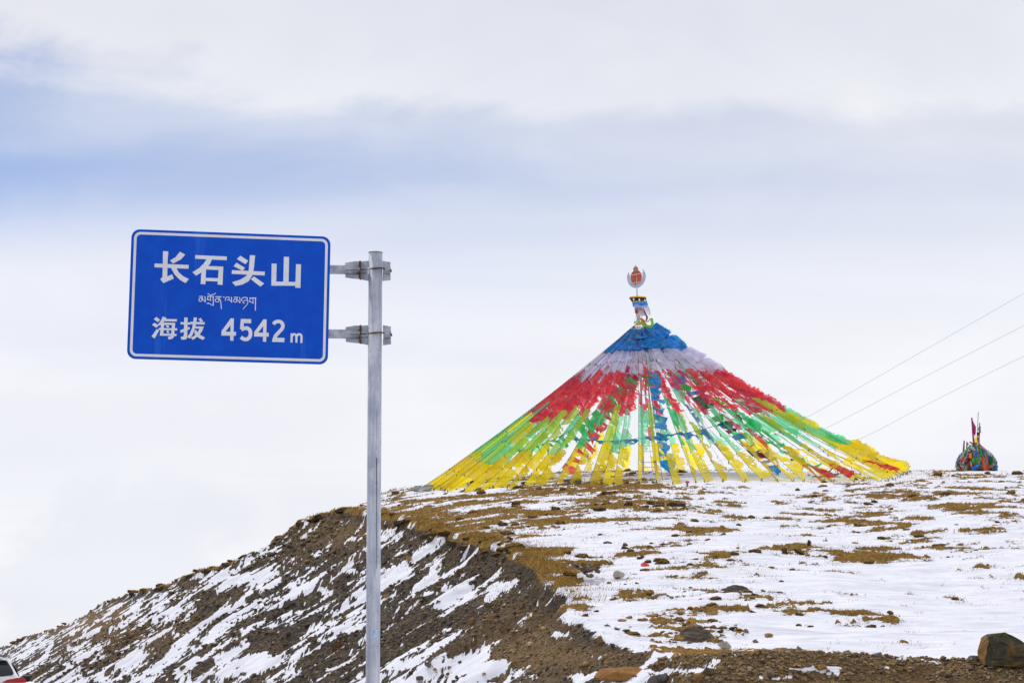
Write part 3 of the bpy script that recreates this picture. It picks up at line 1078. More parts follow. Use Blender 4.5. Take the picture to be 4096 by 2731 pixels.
for dz_, yk in ((0, 0.0), (875, 1.0)):
    arm_l, arm_r = at(*zc(-150, 400 + dz_), YS + 0.09), at(*zc(545, 408 + dz_), YS + 0.10)
    a = MB()
    a.tube([arm_l - Vector((0.6, 0.0, 0)), arm_l, arm_r], 0.0375, 24)
    arm = a.build('arm', M['clamp'], root, ORG, True)
    dx_ = 6 * yk
    P = lambda zx, zy, off: at(*zc(zx + dx_, zy + dz_), PY_ + off)
    # flange leaf above / below the tube on the left half
    for poly in ([(342, 312), (470, 290), (540, 290), (540, 360), (342, 345)], [(345, 508), (430, 522), (540, 532), (540, 450), (345, 470)]):
        b = MB()
        b.prism([P(x, y, -0.02) for x, y in poly], (0, 0.012, 0))
        b.build('clamp_leaf', M['clamp'], root, ORG)
    for poly in ([(552, 292), (660, 284), (660, 365), (552, 368)], [(552, 462), (660, 462), (660, 556), (552, 534)]):
        b = MB()
        b.prism([P(x, y, -0.005) for x, y in poly], (0, 0.012, 0))
        b.build('back_plate', M['clamp'], root, ORG)
    for poly in ([(852, 284), (960, 303), (960, 374), (852, 374)], [(852, 470), (960, 470), (963, 542), (852, 558)]):
        b = MB()
        b.prism([P(x, y, 0.008) for x, y in poly], (0, 0.012, 0))
        b.build('back_plate', M['clamp'], root, ORG)
    # half-round ribs pressed in the plates, either side of the post
    for q0, q1 in ((P(545, 412, 0.0), P(650, 412, 0.0)), (P(860, 420, 0.012), P(962, 424, 0.012))):
        b = MB()
        b.tube([q0, q1], 0.030, 14)
        b.build('pressed_rib', M['clamp'], root, ORG)
    b = MB()
    b.box(P(545, 411, -0.02), (0.014, 0.06, 0.142))
    b.box(P(552, 411, -0.02), (0.006, 0.075, 0.148))
    b.build('flange', M['rust'], root, ORG)
    b = MB()
    ring = []
    c = P(760, 402, 0.0)
    for k in range(25):
        t = math.pi * (1.0 + k / 24.0)
        ring.append((POLE_X + (PR + .006) * math.cos(t), PY_ + (PR + .006) * math.sin(t), c.z + 0.004 * math.cos(t)))
    b.tube(ring, 0.0065, 8)
    b.build('clamp_band', M['rust'], root, ORG)
    for q0, q1, rr in ((P(545, 400, -0.045), P(660, 402, -0.02), 0.005), (P(855, 404, -0.005), P(966, 408, 0.0), 0.006), (P(345, 410, -0.055), P(530, 410, -0.055), 0.0045)):
        b = MB()
        b.tube([q0, q1], rr, 6)
        b.build('clamp_rib', M['rust'], root, ORG)
    for (zx, zy) in ((545, 312), (545, 510), (962, 405)):
        q = P(zx, zy, -0.06)
        b = MB()
        b.tube([q, q + Vector((0, 0.07, 0))], 0.008, 6)
        b.build('bolt', M['rust'], root, ORG)

# ------------------------------------------------------------------ small marker post at the roadside
mp_ = at(1679, 2712, 22.0)
pp = empty('marker_post', (mp_.x, 22, 0), 'small grey roadside post with a rusty brown cap right of the sign post', 'post')
b = MB()
b.tube([(mp_.x, 22, 0.01), (mp_.x, 22, mp_.z - 0.012)], 0.038, 20)
b.build('post', M['clamp'], pp, (mp_.x, 22, 0), True)
b = MB()
b.tube([(mp_.x, 22, mp_.z - 0.012), (mp_.x, 22, mp_.z + 0.018), (mp_.x, 22, mp_.z + 0.028)], [0.041, 0.041, 0.022], 20)
b.build('cap', M['rust'], pp, (mp_.x, 22, 0), True)

# ------------------------------------------------------------------ white car
print('car')
mcar = {}
m_, t, b_ = new_mat('white_car_paint')
b_.inputs['Base Color'].default_value = (0.86, 0.87, 0.89, 1)
b_.inputs['Roughness'].default_value = 0.25
b_.inputs['Coat Weight'].default_value = 0.5
mcar['paint'] = m_
m_, t, b_ = new_mat('tinted_glass')
b_.inputs['Base Color'].default_value = (0.012, 0.018, 0.024, 1)
b_.inputs['Roughness'].default_value = 0.06
mcar['glass'] = m_
mcar['black'] = mat_plain('black_plastic', (0.012, 0.012, 0.016), 0.5)
m_, t, b_ = new_mat('red_lamp_glass')
b_.inputs['Base Color'].default_value = (0.42, 0.01, 0.012, 1)
b_.inputs['Roughness'].default_value = 0.12
mcar['lamp'] = m_
m_, t, b_ = new_mat('clear_lamp_glass')
b_.inputs['Base Color'].default_value = (0.75, 0.62, 0.5, 1)
b_.inputs['Roughness'].default_value = 0.15
mcar['clear'] = m_
mcar['rail'] = mat_plain('grey_roof_rail', (0.35, 0.37, 0.42), 0.35, 0.6)
mcar['chrome'] = mat_plain('chrome', (0.7, 0.7, 0.72), 0.15, 1.0)
mcar['rubber'] = mat_plain('tyre_rubber', (0.015, 0.015, 0.016), 0.8)
mcar['alloy'] = mat_plain('wheel_alloy', (0.45, 0.46, 0.48), 0.35, 0.8)

CX, CY = at(-66, 2700, 46.3).x, 46.3
car = empty('parked_car', (CX, CY, 0), 'white sport utility car with red tail lights on the road at the bottom left corner', 'car')
CR = Matrix.Rotation(math.atan2(0.262, 1.0), 3, 'Z')
CORG = (CX, CY, 0)


def cw(x, y, z):
    """car space (x right, y forwards from the rear bumper, z up) to world"""
    q = CR @ Vector((x, y, 0))
    return Vector((CX + q.x, CY + q.y, z))


# half outlines seen from behind at several stations (y, [(x, z) from roof centre to sill])
def sect(roof, shoulder, wr, wsh, wmax, belt):
    return [(0, roof), (wr * .6, roof - .005), (wr * .9, roof - .03), (wr, roof - .075), ((wr + wsh) / 2, (roof - .075 + belt) / 2), (wsh, belt), (wmax - .015, belt - .10), (wmax, belt - .22), (wmax, .62), (wmax - .03, .36), (wmax - .10, .27)]


stations = [(0.02, sect(1.02, 0, .60, .84, .88, .93)), (0.06, sect(1.20, 0, .62, .83, .91, 1.12)), (0.18, sect(1.42, 0, .60, .80, .925, 1.20)), (0.42, sect(1.635, 0, .585, .80, .94, 1.21)),
            (0.9, sect(1.665, 0, .60, .80, .94, 1.18)), (1.9, sect(1.685, 0, .62, .80, .94, 1.14)), (2.7, sect(1.66, 0, .60, .79, .94, 1.10)), (3.1, sect(1.50, 0, .58, .78, .94, 1.08)),
            (3.6, sect(1.15, 0, .62, .76, .93, 1.03)), (4.2, sect(1.03, 0, .60, .72, .91, .95)), (4.55, sect(.86, 0, .52, .62, .84, .80)), (4.66, sect(.70, 0, .40, .5, .70, .62))]
b = MB()
vs_, nsec = [], len(stations[0][1])
for y, sc_ in stations:
    vs_ += [cw(-x, y, z) for x, z in reversed(sc_)][:-1] + [cw(x, y, z) for x, z in sc_]
W_ = 2 * nsec - 1
fs_ = []
for i in range(len(stations) - 1):
    for k in range(W_ - 1):
        fs_.append((i * W_ + k, i * W_ + k + 1, (i + 1) * W_ + k + 1, (i + 1) * W_ + k))
    fs_.append((i * W_ + W_ - 1, i * W_, (i + 1) * W_, (i + 1) * W_ + W_ - 1))
fs_.append(tuple(range(W_ - 1, -1, -1)))
fs_.append(tuple((len(stations) - 1) * W_ + k for k in range(W_)))
b.add(vs_, fs_)
body = b.build('body', mcar['paint'], car, CORG, True)
md = body.modifiers.new('edges', 'BEVEL')
md.width = 0.02
md.segments = 2
md.limit_method = 'ANGLE'


def rear_y(z):
    return float(np.interp(z, [0.3, 0.93, 1.12, 1.20, 1.42, 1.60, 1.66], [0.0, 0.005, 0.045, 0.07, 0.17, 0.38, 0.7]))


def rear_patch(name, poly, mat, lift_=0.012, parent=car, thick=0.02):
    b = MB()
    vs3 = [cw(x, rear_y(z) - lift_, z) for x, z in poly]
    d = CR @ Vector((0, thick, 0))
    b.prism(vs3, d)
    return b.build(name, mat, parent, CORG)


win = [(-.56, 1.585), (.56, 1.585), (.64, 1.50), (.735, 1.33), (.745, 1.285), (.45, 1.235), (0, 1.22), (-.45, 1.235), (-.745, 1.285), (-.735, 1.33), (-.64, 1.50)]
# window follows the slope of the tailgate: build as rows
b = MB()
rows_ = [(1.60, .50), (1.54, .55), (1.46, .60), (1.38, .645), (1.31, .675), (1.27, .64), (1.235, .42)]
vs_ = []
for z, hw in rows_:
    for k in range(9):
        x = -hw + 2 * hw * k / 8
        vs_.append(cw(x, rear_y(z) - 0.014 + 0.03 * (x / .8) ** 2, z))
b.add(vs_, [(i * 9 + k, i * 9 + k + 1, (i + 1) * 9 + k + 1, (i + 1) * 9 + k) for i in range(len(rows_) - 1) for k in range(8)])
b.build('rear_window', mcar['glass'], car, CORG, True)
for sx in (1, -1):
    L = rear_patch('tail_light', [(sx * x, z) for x, z in ((.415, 1.105), (.53, 1.165), (.75, 1.205), (.905, 1.215), (.952, 1.17), (.958, 1.10), (.56, 1.095))], mcar['lamp'], 0.035, thick=0.12)
    rear_patch('lamp_strip', [(sx * x, z) for x, z in ((.57, 1.092), (.955, 1.096), (.955, 1.06), (.60, 1.055))], mcar['clear'], 0.03, L, 0.1)
    rear_patch('lower_lamp', [(sx * x, z) for x, z in ((.57, 1.052), (.957, 1.057), (.945, .965), (.70, .965), (.62, 1.0))], mcar['lamp'], 0.035, L, 0.12)
    b = MB()
    b.tube([cw(sx * .55, .55, 1.66), cw(sx * .56, .62, 1.735), cw(sx * .57, 1.4, 1.755), cw(sx * .56, 2.3, 1.73), cw(sx * .56, 2.4, 1.68)], 0.022, 8)
    b.build('roof_rail', mcar['rail'], car, CORG, True)
    b = MB()
    b.box(cw(sx * 1.01, 2.95, 1.16), (.2, .12, .15), CR)
    mb_ = b.build('wing_mirror', mcar['black'], car, CORG)
    bm_ = mb_.modifiers.new('round', 'BEVEL')
    bm_.width = .04
    bm_.segments = 3
    for wy in (0.85, 3.6):
        b = MB()
        c0 = cw(sx * .80, wy, .34)
        ax = CR @ Vector((sx, 0, 0))
        b.tube([c0, c0 + ax * .02, c0 + ax * .14, c0 + ax * .16], [.30, .345, .345, .30], 28)
        wh = b.build('wheel', mcar['rubber'], car, CORG, True)
        b = MB()
        b.tube([c0 + ax * .13, c0 + ax * .163], [.22, .20], 20)
        b.build('rim', mcar['alloy'], wh, CORG)
    # side glass
    b = MB()
    ys_ = (0.62, 1.05, 1.9, 2.6, 3.25)
    vs_ = []
    for y in ys_:
        top = float(np.interp(y, [.6, 1.9, 2.7, 3.25], [1.55, 1.58, 1.54, 1.25]))
        bel = float(np.interp(y, [.6, 3.3], [1.24, 1.14]))
        vs_ += [cw(sx * .655, y, top), cw(sx * .812, y, bel)]
    b.add(vs_, [(2 * i, 2 * i + 1, 2 * i + 3, 2 * i + 2) for i in range(4)])
    b.build('side_window', mcar['glass'], car, CORG)
rear_patch('rear_bumper', [(-.90, .62), (.90, .62), (.86, .36), (-.86, .36)], mcar['black'], 0.05, thick=.1)
rear_patch('chrome_strip', [(-.55, 1.055), (.55, 1.055), (.55, 1.02), (-.55, 1.02)], mcar['chrome'], 0.03, thick=.05)
rear_patch('number_plate', [(-.24, .96), (.24, .96), (.24, .82), (-.24, .82)], M['signblue'], 0.02)
b = MB()
b.box(cw(0, 0.40, 1.655), (1.08, .30, .03), CR)
b.build('roof_spoiler', mcar['paint'], car, CORG)

# ------------------------------------------------------------------ prayer flag tent: mast
print('mast')
YC = 133.0
CXC = at(2648, 1895, YC).x
APEX = at(2557, 1300, YC)
MAST = find(2602, 1897, 120, 145)
MAST.y = YC
MAST.z = gz(MAST.x, YC)
MO = tuple(MAST)
mast = empty('flag_mast', MO, 'tall white ladder mast of the flag tent topped by a crescent and orange sun disc', 'mast')


def zm(zx, zy, off=0.0):
    return at(2400 + zx / 5.2267, 1020 + zy / 5.2267, YC + off)


for pxa, pxb, off in ((2573, 2560, -0.15), (2629, 2572, 0.1)):
    b = MB()
    f = at(pxa, 1897, YC + off)
    b.tube([(f.x, YC + off, MAST.z - .2), at(pxb, 1330, YC)], [0.068, 0.045], 8)
    b.build('rail', M['pole_white'], mast, MO, True)
for k, py in enumerate((1884, 1868, 1848, 1805, 1782, 1745, 1720, 1682, 1650, 1616, 1580, 1545, 1510, 1475, 1440, 1405, 1370)):
    tt = (1897 - py) / (1897 - 1330)
    xa, xb = 2573 + (2560 - 2573) * tt, 2629 + (2572 - 2629) * tt
    b = MB()
    b.box((at(xa, py, YC) + at(xb, py, YC)) / 2, ((xb - xa) / K * YC, 0.03, 0.035))
    b.build('rung', M['pole_white'], mast, MO)
for (x0, y0, x1, y1, r) in ((772, 1240, 775, 1440, .035), (795, 1230, 800, 1450, .05), (822, 1240, 820, 1440, .045), (750, 1250, 712, 1420, .012)):
    b = MB()
    b.tube([zm(x0, y0), zm(x1, y1)], r, 8)
    b.build('pipe', M['pole_white'], mast, MO, True)
b = MB()
b.tube([zm(778, 1300), zm(776, 880), zm(768, 600), zm(745, 300)], [.05, .045, .04, .03], 10)
b.build('finial_rod', M['pole_white'], mast, MO, True)
b = MB()
cres = [(612, 345), (590, 372), (575, 400), (563, 450), (564, 490), (570, 530), (600, 605), (650, 660), (710, 686), (745, 689), (785, 687), (840, 665), (900, 610), (945, 530), (958, 470), (960, 430), (950, 385), (920, 325), (883, 285),
        (896, 340), (897, 400), (885, 460), (860, 530), (830, 575), (765, 604), (700, 580), (655, 525), (626, 455), (612, 390)]
b.prism([zm(x, y, 0.06) for x, y in cres], (0, 0.03, 0))
b.build('crescent', M['crescent'], mast, MO)
b = MB()
disc = [(690, 345), (720, 328), (800, 320), (835, 345), (862, 385), (880, 440), (870, 495), (845, 560), (800, 595), (770, 612), (738, 616), (690, 590), (655, 530), (637, 465), (645, 405), (665, 365)]
b.prism([zm(x, y, 0.0) for x, y in disc], (0, 0.03, 0))
b.build('sun_disc', M['disc'], mast, MO)
b = MB()
fl = [(743, 203), (752, 228), (775, 245), (797, 270), (803, 298), (795, 322), (720, 330), (697, 330), (691, 300), (698, 272), (720, 245), (738, 225)]
b.prism([zm(x, y, 0.035) for x, y in fl], (0, 0.02, 0))
b.build('flame_jewel', M['flame'], mast, MO)
for q0, q1 in (((568, 440), (944, 370)), ((602, 606), (930, 545))):
    b = MB()
    b.tube([zm(*q0, -0.02), zm(*q1, -0.02)], 0.03, 6)
    b.build('cross_bar', M['crescent'], mast, MO)
b = MB()
b.box(zm(755, 480, -0.02), (0.055, 0.03, 1.02), Matrix.Rotation(-0.06, 3, 'Y'))
b.build('upright_bar', M['disc'], mast, MO)


def valance(name, mat, rings, pleat=0.06, npl=13, jag=0.12, seed=0, parent=mast):
    """cloth band hung in a ring: rings = [(zx_left, zx_right, zy)] measured outline from top to bottom"""
    r_ = random.Random(seed)
    n = 52
    vs_, fs_ = [], []
    js = [r_.uniform(-1, 1) for _ in range(npl * 2)]
    for i, (xl, xr, zy) in enumerate(rings):
        a, c = zm(xl, zy), zm(xr, zy)
        cen, rad = (a + c) / 2, (c - a).length / 2
        for k in range(n):
            t = 2 * math.pi * k / n
            rr = rad * (1 + pleat * math.sin(npl * t + i * .5) * min(1, .3 + i * .35))
            dz = 0.0
            if i == len(rings) - 1:
                dz = jag * js[int(k / n * len(js))]
            vs_.append((cen.x + rr * math.cos(t), cen.y + rr * .8 * math.sin(t), cen.z + dz + (a.z - c.z) * -.5 * math.cos(t)))
    for i in range(len(rings) - 1):
        for k in range(n):
            k2 = (k + 1) % n
            fs_.append((i * n + k, i * n + k2, (i + 1) * n + k2, (i + 1) * n + k))
    return mesh_obj(name, vs_, fs_, mat, parent, MO, True)


band = valance('brocade_band', M['brocade'], [(612, 968, 892), (640, 968, 940), (672, 970, 992)], 0.0, 8, 0.0)
valance('yellow_trim', M['gold'], [(608, 972, 884), (612, 970, 908)], 0.0, 8, 0.0, parent=band)
valance('yellow_trim', M['gold'], [(664, 974, 980), (672, 976, 998)], 0.0, 8, 0.02, parent=band)
for zx, zy in ((823, 935), (940, 950), (705, 925)):
    b = MB()
    q = zm(zx, zy, -.56 + .1 * abs(zx - 800) / 150)
    b.prism([(q.x + .07 * math.cos(a) * .8, q.y, q.z + .09 * math.sin(a)) for a in [k * math.pi / 4 for k in range(8)]], (0, .02, 0))
    b.build('white_dot', M['signwhite'], band, MO)
valance('blue_valance', M['blue_thick'], [(675, 975, 950), (680, 985, 1000), (690, 1000, 1062)], 0.07, 13, 0.10, 2)
valance('white_valance', M['white'], [(715, 985, 1020), (715, 1015, 1080), (730, 1040, 1150), (745, 1046, 1215)], 0.08, 11, 0.22, 3)
valance('red_valance', M['maroon'], [(735, 925, 1090), (728, 935, 1150), (735, 940, 1195)], 0.06, 11, 0.14, 4)
valance('cream_valance', M['cream'], [(752, 935, 1150), (750, 940, 1200), (755, 990, 1275)], 0.04, 9, 0.10, 5)


def scarf(name, pts, width, mat, label, off=-0.45, seed=1):
    r_ = random.Random(seed)
    P_ = smooth_path([Vector(p) for p in pts], 5)
    Lf, Rt = ribbon(P_, width)
    n = len(Lf)
    vs_ = [zm(p.x, p.y, off + 0.10 * math.sin(i * .9)) for i, p in enumerate(Lf)] + [zm(p.x, p.y, off + 0.10 * math.sin(i * .9) + .06) for i, p in enumerate(Rt)]
    c = vs_[0]
    o = mesh_obj(name, vs_, [(i, i + 1, i + 1 + n, i + n) for i in range(n - 1)], mat, None, (0, 0, 0), True)
    return tag(o, label, 'scarf')


scarf('scarf', [(706, 1432), (755, 1396), (850, 1420), (960, 1475), (1050, 1496), (1098, 1440), (1080, 1370), (1072, 1335), (1116, 1352)], [14, 40, 52, 56, 58, 58, 54, 44, 20], M['neon'], 'neon green scarf curling out to the right under the banner on the mast')
scarf('scarf', [(842, 1312), (868, 1345), (905, 1385), (935, 1420), (975, 1450)], [24, 60, 78, 50, 12], M['orange'], 'orange scarf fluttering beside the mast just above the neon green one', -0.3, 2)
scarf('scarf', [(735, 1445), (790, 1450), (855, 1446)], [34, 40, 30], M['orange'], 'orange cloth wrapped round the mast at the tip of the flag tent', -0.3, 3)
scarf('scarf', [(935, 1170), (955, 1240), (985, 1310), (960, 1380), (1010, 1385), (1045, 1325)], [18, 30, 44, 24, 20, 10], M['maroon'], 'dark red streamer hanging from the banner down towards the neon green scarf', -0.35, 4)

# ------------------------------------------------------------------ prayer flag tent: lines of flags
print('flags')
WIND = Vector((1.0, -0.06, -0.10)).normalized()
SECT = [('blue', 0.015, 0.148, 2), ('white', 0.148, 0.295, 2), ('red', 0.275, 0.53, 3), ('green', 0.53, 0.78, 2), ('yellow', 0.77, 0.994, 2)]


def rope_point(A, F, sag, s):
    p = A.lerp(F, s)
    p.z -= sag * 4 * s * (1 - s)
    return p


def flag_mesh(name, A, F, sag, s0, s1, width, mat, parent, org, rnd, ragged=0.22, blow=1.0, square=False):
    L = (F - A).length
    nu, nv = (18, 4) if not square else (8, 5)
    ph = rnd.uniform(0, 6.28)
    amp = rnd.uniform(0.03, 0.11) * blow * (0.6 if ragged < 0.2 and not square else 1.0)
    drag = rnd.uniform(0.0, 0.30)
    twist = rnd.uniform(-0.30, 0.30)
    holes = rnd.random() < 0.45
    soft = ragged < 0.2 and not square
    nick = [rnd.uniform(0, 1) if rnd.random() < .22 else 0.0 for _ in range(nu + 1)]
    top_in = rnd.uniform(0.35, 0.95)
    hi = [rnd.uniform(0, 1) for _ in range(nu + 1)]
    prof = []
    base_cut = rnd.uniform(0.5, 1.0)
    for i in range(nu + 1):
        u = i / nu
        wv = min(1.0, top_in + 3.5 * u) * (1 - ragged * (0.45 * hi[i] + 0.85 * nick[i]))
        if u > 0.90 and not square:
            wv *= 1 - (u - 0.90) * (1.5 if soft else 3.0) * hi[0]
        wv *= 1 - (1 - base_cut) * (0.5 + 0.5 * math.sin(u * 4 + ph)) * (0.3 if soft else 0.8)
        if square:
            wv = 1.0 - 0.12 * hi[i] * (hi[i] > .6)
        prof.append(wv * width)
    vs_, fs_ = [], []
    gap = 0.004
    for i in range(nu + 1):
        u = i / nu
        s = s0 + (s1 - s0) * u + gap * (1 - 2 * u)
        p = rope_point(A, F, sag, s)
        q = rope_point(A, F, sag, min(1, s + .01))
        r = (q - p).normalized()
        D = WIND - r * WIND.dot(r)
        dl = D.length
        D = D / max(dl, 1e-3)
        D = (D + Vector((0, 0, -0.32 * (1 - 0.6 * abs(r.x))))).normalized()
        D = (D - r * D.dot(r)).normalized()
        N = r.cross(D)
        a = twist + 0.5 * math.sin(u * 3.3 + ph)
        D2 = D * math.cos(a) + N * math.sin(a)
        for j in range(nv + 1):
            v = j / nv
            wv = prof[i] * v
            rip = amp * v * math.sin(u * 6 + v * 3.0 + ph) + (0.12 if soft else 0.35) * amp * v * math.sin(u * 17 + ph * 2)
            curl = -0.25 * wv * v * (1 if not square else .6)
            vs_.append(p + D2 * wv + N * rip + r * (drag * wv + 0.07 * v * (hi[i] - .5)) + Vector((0, 0, curl * .35)))
    for i in range(nu):
        for j in range(nv):
            if holes and j >= nv - 2 and rnd.random() < 0.10:
                continue
            k = i * (nv + 1) + j
            fs_.append((k, k + 1, k + nv + 2, k + nv + 1))
    # loose threads at the torn edge
    if not square:
        for i in range(1, nu):
            if rnd.random() < 0.5:
                e = vs_[i * (nv + 1) + nv]
                d = (e - vs_[i * (nv + 1) + nv - 1]).normalized()
                ln = rnd.uniform(.04, .22)
                b0 = len(vs_)
                e2 = e + d * ln + Vector((0, 0, rnd.uniform(-.14, .02)))
                vs_ += [e - d * .03 + Vector((0, 0, .014)), e - d * .03 - Vector((0, 0, .014)), e2]
                fs_.append((b0, b0 + 1, b0 + 2))
    return mesh_obj(name, vs_, fs_, mat, parent, org, True)


def rope_mesh(A, F, sag, parent, org, rnd, r=0.009, ticks=True, n=14):
    b = MB()
    b.tube([rope_point(A, F, sag, k / n) for k in range(n + 1)], r, 4, False)
    o = b.build('rope', M['rope'], parent, org)
    return o


def knots(A, F, sag, parent, org, rnd, marks):
    b = MB()
    for s in marks:
        p = rope_point(A, F, sag, s)
        for q in range(rnd.choice((1, 1, 2))):
            d = Vector((rnd.uniform(-.05, .12), rnd.uniform(-.05, .05), -rnd.uniform(.08, .22)))
            b.tube([p, p + d * .6, p + d + Vector((rnd.uniform(-.06, .08), 0, 0))], [.024, .015, .005], 4, False)
    o = b.build('tied_ends', M['rope'], parent, org)
    o['kind'] = 'stuff'
    return o


ORD = ['first', 'second', 'third', 'fourth', 'fifth', 'sixth', 'seventh', 'eighth', 'ninth', 'tenth', 'eleventh', 'twelfth', 'thirteenth', 'fourteenth', 'fifteenth', 'sixteenth', 'seventeenth', 'eighteenth', 'nineteenth', 'twentieth',
       'twenty-first', 'twenty-second', 'twenty-third', 'twenty-fourth', 'twenty-fifth', 'twenty-sixth', 'twenty-seventh', 'twenty-eighth', 'twenty-ninth', 'thirtieth', 'thirty-first', 'thirty-second']
NSTR = 94
feet = []
rnd = random.Random(21)
for k in range(NSTR):
    ang = 2 * math.pi * (k + rnd.uniform(-0.3, 0.3)) / NSTR
    rad = 16.15 + rnd.uniform(-0.45, 0.35)
    x, y = CXC + rad * math.cos(ang), YC + rad * math.sin(ang)
    feet.append((x, y))
near = sorted([f for f in feet if f[1] < YC], key=lambda f: f[0])
farr = sorted([f for f in feet if f[1] >= YC], key=lambda f: f[0])
label_of = {}
for side, lst in (('near', near), ('far', farr)):
    lf = [f for f in lst if f[0] < MAST.x][::-1]
    rt = [f for f in lst if f[0] >= MAST.x]
    for word, sub in (('left', lf), ('right', rt)):
        for i, f in enumerate(sub):
            label_of[f] = f"{ORD[i]} line of prayer flags {word} of the ladder mast, pegged on the {side} side"
grp = 'lines of prayer flags spread as a tent from the mast'
red_tail = []
for fi, (x, y) in enumerate(near + farr):
    isn = y < YC
    rnd = random.Random(1000 + fi)
    F = Vector((x, y, gz(x, y) + 0.08))
    ca = Vector((x - CXC, y - YC)).normalized()
    A = APEX + Vector((ca.x * 0.32, ca.y * 0.32, rnd.uniform(-0.25, 0.02)))
    lab = label_of[(x, y)]
    st = empty('prayer_flag_line', tuple(F), lab, 'prayer flags', grp)
    O_ = tuple(F)
    sag = rnd.uniform(0.15, 0.50) * (1.6 if (x > CXC + 8) else 1.0)
    rope_mesh(A, F, sag, st, O_, rnd)
    gtype = rnd.choices(['lime', 'mint', 'emerald'], [.30, .48, .22] if isn else [.25, .65, .10])[0]
    if not isn and x < CXC and rnd.random() < .5:
        gtype = 'mint'
    marks = []
    shift = rnd.uniform(-0.045, 0.040)
    for (cname, a, c, nfl) in SECT:
        if cname not in ('blue', 'white'):
            a += shift
        if cname not in ('yellow', 'blue', 'white'):
            c += shift
        for q in range(nfl):
            s0 = a + (c - a) * q / nfl
            s1 = a + (c - a) * (q + 1) / nfl
            marks.append(s1)
            # sections torn away here and there, more on the far side
            if cname in ('red', 'green', 'yellow') and rnd.random() < ((0.02 if cname == 'yellow' else 0.07) if isn else 0.16):
                continue
            base_w = {'blue': .66, 'white': .70, 'red': .58, 'green': .54, 'yellow': .70}[cname] * rnd.uniform(.75, 1.25)
            if rnd.random() < (.10 if isn else .25) and cname in ('green', 'yellow', 'red'):
                base_w *= .4
            mk = gtype if cname == 'green' else cname
            if cname == 'green' and rnd.random() < .12:
                mk = rnd.choice(['lime', 'mint', 'red', 'yellow'])
            elif cname == 'red' and q == nfl - 1 and rnd.random() < .15:
                mk = gtype
            flag_mesh('flag', A, F, sag, s0, s1, base_w, M[mk], st, O_, rnd, 0.10 if cname in ('blue', 'white') else 0.42)
    knots(A, F, sag, st, O_, rnd, marks)
    if isn and x > CXC + 7 and rnd.random() < .45:
        red_tail.append((A, F, sag, st, O_, rnd))
    b = MB()
    tip = F + Vector((rnd.uniform(-.06, .06), 0, .10))
    b.tube([F + Vector((0, 0, -.25)), tip + Vector((rnd.uniform(-.05, .10), 0, .02))], .025, 5)
    b.build('peg', M['wood'], st, O_)
for (A, F, sag, st, O_, rnd) in red_tail[:7]:
    flag_mesh('flag', A, F, sag, .88, .985, .55, M['red_thick'], st, O_, rnd, .1)


# lines of small square flags strung through the inside of the tent
def inner(label, A, F, sag, colours, width, fill=0.72, s_a=0.03, s_b=0.97, blow=2.2, seed=0):
    rnd = random.Random(seed)
    st = empty('small_flag_line', tuple(F), label, 'prayer flags', 'small flag lines inside the flag tent')
    O_ = tuple(F)
    rope_mesh(A, F, sag, st, O_, rnd, 0.015)
    n = len(colours)
    for i, c in enumerate(colours):
        if c is None:
            continue
        s0 = s_a + (s_b - s_a) * i / n
        s1 = s0 + (s_b - s_a) / n * fill
        flag_mesh('flag', A, F, sag, s0, s1, width * rnd.uniform(.85, 1.15), M[c], st, O_, rnd, .1, blow, True)
    return st


inner('line of square orange red flags slanting down to the left from the mast top', at(2548, 1395, YC - 1), find(2230, 1880, 110, 140) + Vector((0, 0, .15)), 0.4, ['red_thick'] * 12, 1.05, seed=1)
inner('line of square bright green flags curving down left from the mast to the tent side', at(2560, 1440, YC - .5), at(2035, 1806, YC - 6), 1.4, ['green_thick'] * 15, .95, seed=2)
inner('line of square blue flags hanging straight down just right of the ladder mast', at(2580, 1400, YC - 3.4), find(2645, 1926, 110, 135) + Vector((0, -1.0, .0)), 0.0, ['blue_thick'] * 11, .85, .70, .16, .93, 0.8, seed=3)
inner('level line of blue flags slung across the tent on the left of the mast', at(2262, 1748, YC - 9), at(2600, 1745, YC - 1.5), 0.25, ['blue_thick'] * 6, .42, .95, 0.0, 1.0, 1.0, seed=4)
inner('rising line of blue flags slung across the tent on the right of the mast', at(2600, 1745, YC - 1.5), at(2888, 1694, YC - 8), 0.18, ['blue_thick'] * 5, .62, .9, 0.0, 1.0, 1.2, seed=5)
inner('line of mixed green, blue, orange and maroon square flags slanting down to the right', at(2600, 1420, YC - 1.2), find(3108, 1915, 110, 140) + Vector((0, 0, .1)), 0.3,
      ['green_thick', None, 'green_thick', 'sky_cloth', 'green_thick', 'sky_cloth', 'darkgreen', 'darkgreen', None, 'green_thick', 'darkgreen', 'maroon', 'blue_thick', 'orange', 'darkgreen', 'maroon', 'grey_cloth', 'blue_thick'], .85, .8, seed=6)
inner('line of long emerald flags running down the right side of the flag tent', at(2690, 1440, YC - 1.5), find(3330, 1922, 112, 140) + Vector((0, 0, .2)), 0.8,
      ['neon', 'emerald', None, 'neon', 'emerald', 'darkgreen', 'emerald', 'emerald', 'emerald', 'darkgreen', 'emerald', 'emerald', 'darkgreen'], .55, 1.0, seed=7)
inner('line of pale blue scarves threaded down the right half of the flag tent', at(2640, 1470, YC - 2), at(2960, 1895, YC - 13.5), 0.3, [None, 'sky_cloth', None, 'sky_cloth', 'sky_cloth', 'sky_cloth', 'sky_cloth', 'sky_cloth', 'blue_thick', None], .30, .95, seed=8)
inner('line of square green flags hanging inside the tent just right of the mast', at(2562, 1380, YC - .8), at(2585, 1560, YC - 1.5), 0.0, ['lime', 'green_thick', 'green_thick', 'green_thick', 'green_thick'], .8, .8, seed=9)
